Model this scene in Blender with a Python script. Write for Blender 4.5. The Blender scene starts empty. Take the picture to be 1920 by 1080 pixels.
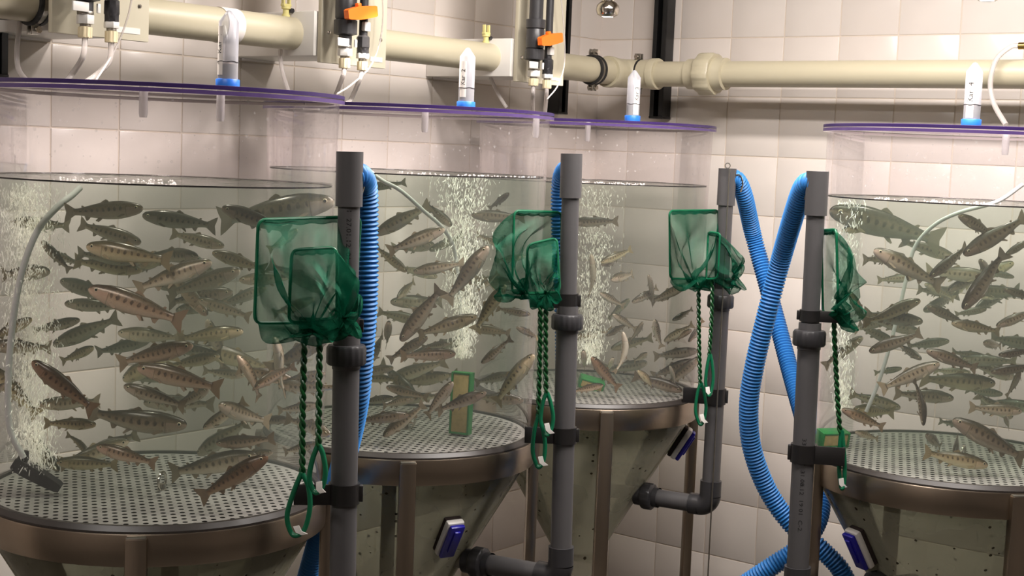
import bpy, bmesh, math, random
from mathutils import Vector, Matrix
random.seed(7)
S = bpy.context.scene
COL = S.collection
# ------------------------------------------------------------------ camera
F_PX, PITCH, ROLL = 2745.9, 0.093586, 0.039724
CAM = Vector((0, 0, 1.35))
cp, sp, cr, sr = math.cos(PITCH), math.sin(PITCH), math.cos(ROLL), math.sin(ROLL)
FWD = Vector((0, cp, -sp)); U0 = Vector((0, sp, cp)); R0 = Vector((1, 0, 0))
RIGHT = R0 * cr + U0 * sr; UP = U0 * cr - R0 * sr
cam_d = bpy.data.cameras.new('camera'); cam = bpy.data.objects.new('camera', cam_d); COL.objects.link(cam)
cam_d.sensor_width = 36; cam_d.lens = 36 * F_PX / 1920; cam_d.clip_start = .05
M = Matrix.Identity(4)
for i in range(3):
    M[i][0] = RIGHT[i]; M[i][1] = UP[i]; M[i][2] = -FWD[i]; M[i][3] = CAM[i]
cam.matrix_world = M
S.camera = cam
# ------------------------------------------------------------------ world, lights, exposure
COR = Vector((.2144, 4.0404, 0)); TH = .6482
TU = Vector((math.cos(TH), -math.sin(TH), 0)); TV = Vector((-math.sin(TH), -math.cos(TH), 0))
def room(u, v, z): p = COR + TU * u + TV * v; return Vector((p.x, p.y, z))
W = bpy.data.worlds.new('world'); S.world = W; W.use_nodes = True
W.node_tree.nodes['Background'].inputs[0].default_value = (1, .93, .86, 1)
W.node_tree.nodes['Background'].inputs[1].default_value = .12
S.view_settings.view_transform = 'Standard'; S.view_settings.look = 'None'
S.view_settings.gamma = 1; S.view_settings.use_curve_mapping = False
S.view_settings.exposure = .34
S.cycles.transparent_max_bounces = 40
S.cycles.max_bounces = 6; S.cycles.diffuse_bounces = 3; S.cycles.glossy_bounces = 3
S.cycles.adaptive_threshold = .05; S.cycles.adaptive_min_samples = 12
S.cycles.caustics_reflective = False; S.cycles.caustics_refractive = False
CEIL = 2.62
def area(name, u, v, z, sx, sy, power, col):
    l = bpy.data.lights.new(name, 'AREA'); l.shape = 'RECTANGLE'; l.size = sx; l.size_y = sy; l.energy = power; l.color = col
    o = bpy.data.objects.new(name, l); COL.objects.link(o); o.location = room(u, v, z - .075)
    o.rotation_euler = (0, 0, math.atan2(TU.y, TU.x)); return o
LAMPS = [(1.35, .95, 2.18, 1.2, .10, 26), (1.35, 1.4, 2.18, 1.2, .10, 24), (1.2, 3.5, CEIL, 1.25, .12, 24)]  # last entry is an added, unseen fill lamp for frontal light on the fish
for (u, v, z, a, b, p) in LAMPS:
    area('fluorescent_and_fill_light', u, v, z, a, b, p, (1, .935, .885))
# ------------------------------------------------------------------ pixel <-> place helpers (1920x1080 frame)
def ray(px, py):
    x, y = px - 960, py - 540
    X = x * cr + y * sr; Y = -x * sr + y * cr
    return R0 * (X / F_PX) - U0 * (Y / F_PX) + FWD
def at_y(px, py, Y): d = ray(px, py); return CAM + d * (Y / d.y)
def at_u(px, py, u):
    d = ray(px, py); return CAM + d * ((u - (CAM - COR).dot(TU)) / d.dot(TU))
def at_v(px, py, v):
    d = ray(px, py); return CAM + d * ((v - (CAM - COR).dot(TV)) / d.dot(TV))
def proj(P):
    q = P - CAM; d = q.dot(FWD); return 960 + F_PX * q.dot(RIGHT) / d, 540 - F_PX * q.dot(UP) / d
def z_at(x, y, py):
    a, b = -.5, 3.5
    for _ in range(40):
        m = (a + b) / 2
        if proj(Vector((x, y, m)))[1] > py: a = m
        else: b = m
    return m
# ------------------------------------------------------------------ materials
def lin(c): return tuple(((v / 255) / 12.92 if v / 255 <= .04045 else ((v / 255 + .055) / 1.055) ** 2.4) for v in c) + (1,)
def newmat(name):
    m = bpy.data.materials.new(name); m.use_nodes = True; nt = m.node_tree
    for n in list(nt.nodes): nt.nodes.remove(n)
    out = nt.nodes.new('ShaderNodeOutputMaterial'); return m, nt, out
def nd(nt, typ, **kw):
    n = nt.nodes.new('ShaderNode' + typ)
    for k, v in kw.items():
        if k.startswith('i_'):
            key = k[2:]; key = int(key) if key.isdigit() else key.replace('_', ' ')
            s = n.inputs[key]
            if hasattr(v, 'is_output'): nt.links.new(v, s)
            else: s.default_value = v
        else: setattr(n, k, v)
    return n
def mth(nt, op, a, b=None, c=None):
    n = nt.nodes.new('ShaderNodeMath'); n.operation = op
    for i, v in enumerate((a, b, c)):
        if v is None: continue
        if hasattr(v, 'is_output'): nt.links.new(v, n.inputs[i])
        else: n.inputs[i].default_value = v
    return n.outputs[0]
def mixc(nt, f, a, b, blend='MIX'):
    n = nt.nodes.new('ShaderNodeMix'); n.data_type = 'RGBA'; n.blend_type = blend
    for s, v in ((n.inputs[0], f), (n.inputs[6], a), (n.inputs[7], b)):
        if hasattr(v, 'is_output'): nt.links.new(v, s)
        else: s.default_value = v
    return n.outputs[2]
def pbr(name, rgb, rough=.5, metal=0, var=.08, scale=30, bump=0, bscale=80, spec=.5, dark=None, stretch=(1, 1, 1)):
    """plain surface with a little procedural grain"""
    m, nt, out = newmat(name); c = lin(rgb)
    tc = nd(nt, 'TexCoord'); mp = nd(nt, 'Mapping', i_Vector=tc.outputs['Object']); mp.inputs['Scale'].default_value = stretch
    no = nd(nt, 'TexNoise', i_Vector=mp.outputs[0], i_Scale=scale, i_Detail=2.0)
    lo = tuple(v * (1 - var) for v in c[:3]) + (1,) if dark is None else lin(dark); hi = tuple(min(1, v * (1 + var)) for v in c[:3]) + (1,)
    col = mixc(nt, no.outputs[0], lo, hi)
    b = nd(nt, 'BsdfPrincipled', i_Base_Color=col, i_Roughness=rough, i_Metallic=metal); b.inputs['Specular IOR Level'].default_value = spec
    if bump:
        n2 = nd(nt, 'TexNoise', i_Vector=mp.outputs[0], i_Scale=bscale, i_Detail=3.0)
        bu = nd(nt, 'Bump', i_Height=n2.outputs[0], i_Strength=bump, i_Distance=.001); nt.links.new(bu.outputs[0], b.inputs['Normal'])
    nt.links.new(b.outputs[0], out.inputs[0]); return m
def clear(name, tint=(1, 1, 1), refl=1.0, rough=.03, haze=0.0, hazecol=(.8, .75, .74), speck=0.0, ior=1.35):
    """clear plastic / glass: transparent with Fresnel gloss, an optional milky film and droplets"""
    m, nt, out = newmat(name)
    tr = nd(nt, 'BsdfTransparent', i_Color=tuple(tint) + (1,))
    gl = nd(nt, 'BsdfGlossy', i_Roughness=rough, i_Color=(1, 1, 1, 1))
    fr = nd(nt, 'Fresnel', i_IOR=ior)
    f = mth(nt, 'MULTIPLY', fr.outputs[0], refl)
    sh = nd(nt, 'MixShader', i_0=f, i_1=tr.outputs[0], i_2=gl.outputs[0]).outputs[0]
    if haze or speck:
        amt = haze
        if speck:
            tc = nd(nt, 'TexCoord')
            vo = nd(nt, 'TexVoronoi', i_Vector=tc.outputs['Object'], i_Scale=120.0)
            sc_ = nd(nt, 'SeparateColor', i_0=vo.outputs['Color'])
            dr = mth(nt, 'LESS_THAN', vo.outputs[0], mth(nt, 'MULTIPLY', mth(nt, 'SUBTRACT', sc_.outputs[0], .72), 1.3))
            up_ = nd(nt, 'SeparateXYZ', i_0=tc.outputs['Object'])
            dr = mth(nt, 'MULTIPLY', dr, mth(nt, 'GREATER_THAN', up_.outputs[2], 1.305 - (.8025 - .046 - .33)))
            amt = mth(nt, 'ADD', haze, mth(nt, 'MULTIPLY', dr, speck))
        df = nd(nt, 'BsdfDiffuse', i_Color=tuple(hazecol) + (1,))
        sh = nd(nt, 'MixShader', i_0=amt, i_1=sh, i_2=df.outputs[0]).outputs[0]
    nt.links.new(sh, out.inputs[0]); return m
MT = {}
MT['grout'] = pbr('grout', (218, 204, 190), .9, var=.05, scale=60)
def tile_mat():
    m, nt, out = newmat('glazed_tile')
    oi = nd(nt, 'ObjectInfo'); r = oi.outputs['Random']
    tc = nd(nt, 'TexCoord'); no = nd(nt, 'TexNoise', i_Vector=tc.outputs['Object'], i_Scale=12.0, i_Detail=1.0)
    col = mixc(nt, mth(nt, 'MULTIPLY', mth(nt, 'ADD', r, no.outputs[0]), .5), lin((224, 213, 205)), lin((235, 226, 219)))
    b = nd(nt, 'BsdfPrincipled', i_Base_Color=col, i_Roughness=.22)
    n2 = nd(nt, 'TexNoise', i_Vector=tc.outputs['Object'], i_Scale=22.0, i_Detail=1.0)
    bu = nd(nt, 'Bump', i_Height=n2.outputs[0], i_Strength=.06, i_Distance=.001); nt.links.new(bu.outputs[0], b.inputs['Normal'])
    nt.links.new(b.outputs[0], out.inputs[0]); return m
MT['tile'] = tile_mat()
MT['floor'] = pbr('floor_vinyl', (74, 70, 66), .6, var=.1, scale=8)
MT['ceil'] = pbr('ceiling_paint', (232, 226, 216), .8, var=.02)
MT['wallpaint'] = pbr('grey_wall_paint', (140, 132, 126), .8, var=.03)
MT['steel'] = pbr('brushed_steel', (160, 146, 130), .30, 1, var=.16, scale=14, bump=.15, bscale=200, stretch=(1, 1, .35))
MT['chrome'] = pbr('polished_metal', (205, 198, 188), .15, 1, var=.05)
MT['dull'] = pbr('zinc_metal', (150, 145, 136), .4, 1, var=.1)
MT['brass'] = pbr('brass', (170, 140, 80), .3, 1, var=.1)
MT['gasket'] = pbr('dark_gasket', (52, 47, 44), .4, var=.2)
MT['meniscus'] = pbr('wet_waterline', (84, 80, 76), .2, var=.1)
MT['pvc'] = pbr('dark_grey_pvc', (78, 76, 77), .4, var=.06, scale=12, bump=.06, bscale=20)
MT['pvc2'] = pbr('charcoal_pvc', (48, 47, 49), .36, var=.06)
MT['beige'] = pbr('beige_pvc', (190, 181, 156), .4, var=.035, scale=6)
MT['plate'] = pbr('beige_board', (204, 196, 174), .5, var=.03, scale=6)
MT['white'] = pbr('white_plastic', (228, 224, 218), .4, var=.03)
MT['paper'] = pbr('white_paper_label', (236, 228, 222), .8, var=.03)
MT['cream'] = pbr('cream_nylon', (228, 212, 176), .45, var=.05)
MT['yellow'] = pbr('pale_yellow_plastic', (222, 212, 142), .45, var=.05)
MT['orange'] = pbr('orange_plastic', (255, 118, 28), .38, var=.04)
MT['blue'] = pbr('blue_cap_plastic', (42, 118, 226), .4, var=.04)
MT['navy'] = pbr('navy_blue_plastic', (32, 28, 150), .3, var=.1)
MT['black'] = pbr('black_plastic', (26, 24, 24), .4, var=.1)
MT['rail'] = pbr('black_powder_coat', (22, 22, 22), .45, var=.1)
MT['rubber'] = pbr('black_rubber', (30, 29, 29), .6, var=.1)
MT['ink'] = pbr('marker_ink', (30, 26, 30), .7, var=.1)
MT['stamp'] = pbr('pipe_stamp_ink', (8, 8, 10), .8, var=.1)
MT['hose'] = pbr('blue_hose_plastic', (46, 120, 190), .5, var=.05, scale=10)
MT['green'] = pbr('green_coated_wire', (6, 92, 60), .36, var=.08)
MT['rope'] = pbr('twisted_green_wire', (8, 64, 26), .3, var=.15, scale=60)
MT['frame_green'] = pbr('green_plastic_frame', (30, 148, 72), .4, var=.06)
MT['sponge'] = pbr('tan_sponge', (214, 188, 126), .9, var=.25, scale=120, bump=.7, bscale=200)
MT['felt'] = pbr('dark_felt', (42, 30, 26), .9, var=.2)
MT['stone'] = pbr('dark_air_stone', (58, 54, 56), .8, var=.2, scale=60, bump=.4, bscale=90)
MT['purple'] = pbr('violet_acrylic_edge', (54, 36, 88), .3, var=.12, scale=20)
MT['purple2'] = pbr('violet_acrylic_edge_pale', (84, 64, 114), .3, var=.2, scale=40)
MT['edge_mask'] = pbr('pale_edge_mask', (206, 192, 188), .6, var=.04)  # added ring, toned like the wall, hides the violet far edge from inside
MT['feed'] = pbr('fish_feed_pellets', (104, 82, 66), .9, dark=(44, 36, 32), scale=500, bump=.8, bscale=500)
MT['acrylic'] = clear('clear_acrylic', (.975, .955, .965), .5, .04, haze=.035, speck=.16)
MT['lid'] = clear('clear_acrylic_lid', (.96, .94, .96), .7, .05)
MT['tubing'] = clear('clear_pvc_tubing', (.95, .93, .92), .9, .12, haze=.34, hazecol=(.84, .78, .76))
MT['airline'] = clear('white_silicone_airline', (.97, .96, .95), .9, .15, haze=.95, hazecol=(1, .99, .98))
MT['tubebody'] = clear('translucent_tube', (.95, .95, .98), .8, .1, haze=.30, hazecol=(.86, .86, .92))
MT['frost'] = clear('frosted_drop_tube', (.97, .96, .96), .6, .2, haze=.30, hazecol=(1, .97, .96))
def cone_mat():
    m, nt, out = newmat('stained_clear_cone')
    tc = nd(nt, 'TexCoord')
    tr = nd(nt, 'BsdfTransparent', i_Color=(.88, .88, .80, 1)); gl = nd(nt, 'BsdfGlossy', i_Roughness=.12, i_Color=(1, 1, 1, 1))
    fr = nd(nt, 'Fresnel', i_IOR=1.4)
    sh = nd(nt, 'MixShader', i_0=fr.outputs[0], i_1=tr.outputs[0], i_2=gl.outputs[0])
    no = nd(nt, 'TexNoise', i_Vector=tc.outputs['Object'], i_Scale=7.0, i_Detail=2.0)
    vo = nd(nt, 'TexVoronoi', i_Vector=tc.outputs['Object'], i_Scale=64.0)
    sc_ = nd(nt, 'SeparateColor', i_0=vo.outputs['Color'])
    sp_ = mth(nt, 'LESS_THAN', vo.outputs[0], mth(nt, 'MULTIPLY', mth(nt, 'SUBTRACT', sc_.outputs[0], .66), .75))
    col = mixc(nt, sp_, lin((176, 172, 150)), lin((58, 50, 36)))
    df = nd(nt, 'BsdfDiffuse', i_Color=col)
    amt = mth(nt, 'MAXIMUM', mth(nt, 'ADD', .26, mth(nt, 'MULTIPLY', no.outputs[0], .34)), mth(nt, 'MULTIPLY', sp_, .9))
    s2 = nd(nt, 'MixShader', i_0=amt, i_1=sh.outputs[0], i_2=df.outputs[0])
    nt.links.new(s2.outputs[0], out.inputs[0]); return m
MT['cone'] = cone_mat()
def water_mats():
    res = []
    for top in (0, 1):
        m, nt, out = newmat('tank_water_surface' if top else 'tank_water')
        tr = nd(nt, 'BsdfTransparent', i_Color=(1, 1, 1, 1)); sh = tr.outputs[0]
        if top:
            tc = nd(nt, 'TexCoord')
            no = nd(nt, 'TexNoise', i_Vector=tc.outputs['Object'], i_Scale=28.0, i_Detail=1.0)
            bu = nd(nt, 'Bump', i_Height=no.outputs[0], i_Strength=.9, i_Distance=.012)
            fr = nd(nt, 'Fresnel', i_IOR=1.33); nt.links.new(bu.outputs[0], fr.inputs['Normal'])
            gl = nd(nt, 'BsdfGlossy', i_Roughness=.06, i_Color=(1, 1, 1, 1)); nt.links.new(bu.outputs[0], gl.inputs['Normal'])
            sh = nd(nt, 'MixShader', i_0=fr.outputs[0], i_1=sh, i_2=gl.outputs[0]).outputs[0]
        nt.links.new(sh, out.inputs[0])
        ab = nd(nt, 'VolumeAbsorption', i_Color=(.46, .74, .44, 1), i_Density=.95)
        sc = nd(nt, 'VolumeScatter', i_Color=(.86, .95, .84, 1), i_Density=.8, i_Anisotropy=.0)
        ad = nd(nt, 'AddShader', i_0=ab.outputs[0], i_1=sc.outputs[0]); nt.links.new(ad.outputs[0], out.inputs['Volume'])
        res.append(m)
    return res
MT['water'], MT['watertop'] = water_mats()
def grate_mat():
    m, nt, out = newmat('perforated_steel')
    tc = nd(nt, 'TexCoord'); sx = nd(nt, 'SeparateXYZ', i_0=tc.outputs['Object'])
    def lat(ox, oy):
        x = mth(nt, 'SUBTRACT', mth(nt, 'FRACT', mth(nt, 'ADD', mth(nt, 'DIVIDE', sx.outputs[0], .027), ox)), .5)
        y = mth(nt, 'SUBTRACT', mth(nt, 'FRACT', mth(nt, 'ADD', mth(nt, 'DIVIDE', sx.outputs[1], .0185), oy)), .5)
        x = mth(nt, 'MULTIPLY', x, .027); y = mth(nt, 'MULTIPLY', y, .0185)
        return mth(nt, 'SQRT', mth(nt, 'ADD', mth(nt, 'MULTIPLY', x, x), mth(nt, 'MULTIPLY', y, y)))
    d = mth(nt, 'MINIMUM', lat(0, 0), lat(.5, .5))
    r = mth(nt, 'SQRT', mth(nt, 'ADD', mth(nt, 'MULTIPLY', sx.outputs[0], sx.outputs[0]), mth(nt, 'MULTIPLY', sx.outputs[1], sx.outputs[1])))
    hole = mth(nt, 'MULTIPLY', mth(nt, 'LESS_THAN', d, .0040), mth(nt, 'LESS_THAN', r, .236))
    no = nd(nt, 'TexNoise', i_Vector=tc.outputs['Object'], i_Scale=16.0, i_Detail=5.0)
    col = mixc(nt, no.outputs[0], lin((164, 160, 156)), lin((208, 204, 200)))
    b = nd(nt, 'BsdfPrincipled', i_Base_Color=col, i_Roughness=.55, i_Metallic=.1)
    tr = nd(nt, 'BsdfTransparent', i_Color=(.10, .10, .09, 1))
    s = nd(nt, 'MixShader', i_0=hole, i_1=b.outputs[0], i_2=tr.outputs[0]); nt.links.new(s.outputs[0], out.inputs[0]); return m
MT['grate'] = grate_mat()
def net_mat():
    m, nt, out = newmat('green_net_fabric')
    tr = nd(nt, 'BsdfTransparent', i_Color=(.86, .97, .93, 1))
    df = nd(nt, 'BsdfDiffuse', i_Color=lin((4, 66, 46))); tl = nd(nt, 'BsdfTranslucent', i_Color=lin((6, 68, 48)))
    a = nd(nt, 'AddShader', i_0=nd(nt, 'MixShader', i_0=.3, i_1=df.outputs[0], i_2=tl.outputs[0]).outputs[0], i_1=nd(nt, 'BsdfGlossy', i_Roughness=.5, i_Color=(.01, .03, .02, 1)).outputs[0])
    lw = nd(nt, 'LayerWeight', i_Blend=.45)
    f = mth(nt, 'MINIMUM', mth(nt, 'ADD', .32, mth(nt, 'MULTIPLY', lw.outputs['Facing'], .75)), .95)
    s = nd(nt, 'MixShader', i_0=f, i_1=tr.outputs[0], i_2=a.outputs[0]); nt.links.new(s.outputs[0], out.inputs[0]); return m
MT['net'] = net_mat()
def bubble_mat():
    m, nt, out = newmat('air_bubbles')
    tr = nd(nt, 'BsdfTransparent', i_Color=(.99, .99, .98, 1)); gl = nd(nt, 'BsdfGlossy', i_Roughness=.15, i_Color=(1, .98, .95, 1))
    df = nd(nt, 'BsdfDiffuse', i_Color=(.97, .96, .95, 1)); tl = nd(nt, 'BsdfTranslucent', i_Color=(.98, .96, .92, 1))
    a = nd(nt, 'AddShader', i_0=df.outputs[0], i_1=nd(nt, 'MixShader', i_0=.5, i_1=tl.outputs[0], i_2=gl.outputs[0]).outputs[0])
    s = nd(nt, 'MixShader', i_0=.45, i_1=tr.outputs[0], i_2=a.outputs[0]); nt.links.new(s.outputs[0], out.inputs[0]); return m
MT['bubble'] = bubble_mat()
def lamp_mat():
    m, nt, out = newmat('halogen_bulb_face'); e = nd(nt, 'Emission', i_Color=(1, .86, .7, 1), i_Strength=14.0)
    nt.links.new(e.outputs[0], out.inputs[0]); return m
MT['bulb'] = lamp_mat()
# ------------------------------------------------------------------ mesh helpers
class MB:
    def __init__(s): s.v = []; s.f = []; s.m = []; s.sm = []
    def add(s, vs, fs, mi=0, smooth=True):
        o = len(s.v); s.v += [Vector(p) for p in vs]
        for f in fs: s.f.append([i + o for i in f]); s.m.append(mi); s.sm.append(smooth)
        return s
    def box(s, c, size, mat=None, mi=0, bev=0.0):
        hx, hy, hz = (v / 2 for v in size); c = Vector(c)
        if bev <= 0:
            vs = [Vector((x, y, z)) for x in (-hx, hx) for y in (-hy, hy) for z in (-hz, hz)]
            fs = [(0, 1, 3, 2), (4, 6, 7, 5), (0, 4, 5, 1), (2, 3, 7, 6), (0, 2, 6, 4), (1, 5, 7, 3)]
        else:
            bm = bmesh.new(); bmesh.ops.create_cube(bm, size=1)
            for q in bm.verts: q.co = Vector((q.co.x * size[0], q.co.y * size[1], q.co.z * size[2]))
            bmesh.ops.bevel(bm, geom=bm.edges[:], offset=bev, segments=2, affect='EDGES', profile=.5)
            bm.verts.index_update(); vs = [q.co.copy() for q in bm.verts]; fs = [[q.index for q in f.verts] for f in bm.faces]; bm.free()
        if mat is not None: vs = [mat @ q for q in vs]
        return s.add([c + q for q in vs], fs, mi, False)
    def lathe(s, prof, n=48, org=(0, 0, 0), axis=(0, 0, 1), mi=0, smooth=True, ribs=0, ribd=0, ribr=None):
        """prof: (r, h) list along axis"""
        ax = Vector(axis).normalized(); a = Vector((1, 0, 0)) if abs(ax.x) < .8 else Vector((0, 1, 0))
        e1 = (a - ax * a.dot(ax)).normalized(); e2 = ax.cross(e1); org = Vector(org); vs = []; fs = []
        for k, (r, h) in enumerate(prof):
            for i in range(n):
                t = 2 * math.pi * i / n; rr = r
                if ribs and ribr and ribr[0] <= k <= ribr[1]: rr = r * (1 + ribd * (1 if (i * ribs * 2 // n) % 2 else -1))
                vs.append(org + ax * h + e1 * (rr * math.cos(t)) + e2 * (rr * math.sin(t)))
        for k in range(len(prof) - 1):
            for i in range(n):
                j = (i + 1) % n; fs.append((k * n + i, k * n + j, (k + 1) * n + j, (k + 1) * n + i))
        return s.add(vs, fs, mi, smooth)
    def tube(s, pts, r, n=12, mi=0, cap=True, closed=False, rf=None):
        pts = [Vector(p) for p in pts]; m = len(pts); vs = []; fs = []
        tg = []
        for i in range(m):
            a = pts[(i - 1) % m] if (closed or i > 0) else pts[0]; b = pts[(i + 1) % m] if (closed or i < m - 1) else pts[-1]
            tg.append((b - a).normalized())
        nrm = Vector((0, 0, 1)) if abs(tg[0].z) < .9 else Vector((1, 0, 0))
        for i in range(m):
            nrm = (nrm - tg[i] * nrm.dot(tg[i])).normalized(); bn = tg[i].cross(nrm)
            rr = rf(i) if rf else r
            for k in range(n):
                t = 2 * math.pi * k / n; vs.append(pts[i] + nrm * (rr * math.cos(t)) + bn * (rr * math.sin(t)))
        for i in range(m if closed else m - 1):
            i2 = (i + 1) % m
            for k in range(n):
                k2 = (k + 1) % n; fs.append((i * n + k, i * n + k2, i2 * n + k2, i2 * n + k))
        if cap and not closed: fs += [tuple(range(n))[::-1], tuple((m - 1) * n + k for k in range(n))]
        return s.add(vs, fs, mi, True)
    def mesh(s, name, mats):
        me = bpy.data.meshes.new(name); me.from_pydata([tuple(v) for v in s.v], [], s.f)
        for m in (mats if isinstance(mats, (list, tuple)) else [mats]): me.materials.append(MT[m] if isinstance(m, str) else m)
        me.polygons.foreach_set('material_index', s.m); me.polygons.foreach_set('use_smooth', s.sm)
        me.validate(); me.update()
        bm = bmesh.new(); bm.from_mesh(me); bmesh.ops.recalc_face_normals(bm, faces=bm.faces[:]); bm.to_mesh(me); bm.free()
        try: me.set_sharp_from_angle(angle=math.radians(38))
        except Exception: pass
        return me
    def build(s, name, mats, parent=None, loc=(0, 0, 0)):
        """vertices are given in world space; loc becomes the object's origin (parent objects carry no rotation)"""
        loc = Vector(loc)
        if parent is not None and loc.length == 0: loc = parent_loc(parent)
        s.v = [v - loc for v in s.v]
        o = bpy.data.objects.new(name, s.mesh(name, mats)); COL.objects.link(o)
        if parent is not None: o.parent = parent; o.location = loc - parent_loc(parent)
        else: o.location = loc
        WL[o.name] = loc; return o
WL = {}
def parent_loc(o): return WL[o.name]
def tag(o, label=None, cat=None, group=None, kind=None):
    if label: o['label'] = label
    if cat: o['category'] = cat
    if group: o['group'] = group
    if kind: o['kind'] = kind
    return o
def thing(name, label, cat, loc, group=None):
    o = bpy.data.objects.new(name, None); COL.objects.link(o); o.location = loc; o.empty_display_size = .05
    WL[o.name] = Vector(loc); return tag(o, label, cat, group)
def spline(pts, per=10):
    pts = [Vector(p) for p in pts]; P = [pts[0] * 2 - pts[1]] + pts + [pts[-1] * 2 - pts[-2]]; out = []
    for i in range(1, len(P) - 2):
        for k in range(per):
            t = k / per; a, b, c, d = P[i - 1], P[i], P[i + 1], P[i + 2]
            out.append(.5 * ((2 * b) + (c - a) * t + (2 * a - 5 * b + 4 * c - d) * t * t + (3 * b - a - 3 * c + d) * t ** 3))
    return out + [pts[-1]]
def resample(pts, step):
    out = [pts[0]]; acc = 0
    for a, b in zip(pts, pts[1:]):
        L = (b - a).length; d = step - acc
        while d <= L: out.append(a.lerp(b, d / L)); d += step
        acc = L - (d - step)
    return out
def rot_to(xa, za):
    """3x3 with local x along xa, z near za"""
    x = Vector(xa).normalized(); z = Vector(za); z = (z - x * z.dot(x)).normalized(); y = z.cross(x)
    return Matrix(((x.x, y.x, z.x), (x.y, y.y, z.y), (x.z, y.z, z.z)))
def flat_text(txt, size):
    cu = bpy.data.curves.new('lettering', 'FONT'); cu.body = txt; cu.size = size; cu.align_x = 'LEFT'; cu.resolution_u = 2
    o = bpy.data.objects.new('lettering', cu); COL.objects.link(o)
    dg = bpy.context.evaluated_depsgraph_get(); me = o.evaluated_get(dg).to_mesh()
    vs = [v.co.copy() for v in me.vertices]; fs = [list(p.vertices) for p in me.polygons]
    o.evaluated_get(dg).to_mesh_clear(); bpy.data.objects.remove(o); bpy.data.curves.remove(cu); return vs, fs
# ------------------------------------------------------------------ room shell
TS = .15
def wall(name, horizontal, vertical_phase, z_phase, ncol, nrow, rowtop, length):
    """a grout-coloured wall slab with each glazed tile set proud of it"""
    right = horizontal
    along, out = (TU, TV) if right else (TV, TU)
    o = MB(); R3 = rot_to(along, (0, 0, 1))
    o.box(COR + along * (length / 2 - .1) - out * .0510 + Vector((0, 0, CEIL / 2)), (length + .2, .1, CEIL), R3)
    w = o.build(name, 'grout', None, COR + along * .001); tag(w, kind='structure')
    bm = MB(); bm.box((0, 0, 0), (TS - .0028, .008, TS - .0028), R3, bev=.0012); me = bm.mesh('tile', 'tile')
    for c in range(ncol):
        for r in range(nrow):
            s0 = vertical_phase + c * TS; s1 = s0 + TS
            t = bpy.data.objects.new('tile', me); COL.objects.link(t); t.parent = w
            a = along * (s0 + TS / 2) - out * .0035
            p = COR + a; p.z = z_phase + rowtop - (r + .5) * TS
            t.location = p - WL[w.name]
    return w
Z0 = 1.35 + .3086        # one horizontal joint line
wr = wall('wall_back', True, .1029 - TS, Z0, 15, 14, 2 * TS, 2.3)
wl = wall('wall_left', False, .3978 - 3 * TS, Z0, 19, 14, 2 * TS, 3.0)
b = MB(); b.box(room(1.6, 1.8, -.05), (5.6, 5.6, .1), rot_to(TU, (0, 0, 1))); tag(b.build('floor', 'floor'), kind='structure')
b = MB(); b.box(room(1.6, 1.8, CEIL + .05), (5.6, 5.6, .1), rot_to(TU, (0, 0, 1))); tag(b.build('ceiling', 'ceil'), kind='structure')
for nm, c_, sz in (('wall_right', room(4.25, 1.8, CEIL / 2), (.1, 5.4, CEIL)), ('wall_front', room(1.6, 4.65, CEIL / 2), (5.2, .1, CEIL))):
    b = MB(); b.box(c_, sz, rot_to(TU, (0, 0, 1))); tag(b.build(nm, 'wallpaint'), kind='structure')
for i, (u, v, z, a, w_, p) in enumerate(LAMPS):
    t = thing('ceiling_lamp', ['white fluorescent batten hung nearest the back wall, above view', 'white fluorescent batten hung second from the back wall, above view', 'added fill lamp on the ceiling behind the viewpoint, out of view'][i], 'lamp', room(u, v, z), 'fluorescent lamps')
    f = MB(); f.box(room(u, v, z - .035), (a + .06, w_ + .06, .07), rot_to(TU, (0, 0, 1)), bev=.006); f.build('housing', 'white', t)
    if z < CEIL - .1:
        for du in (-.45, .45):
            f = MB(); f.lathe([(.004, z - .002), (.004, CEIL - .001)], 10, room(u + du, v, 0)); f.build('suspension_rod', 'dull', t)
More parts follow.
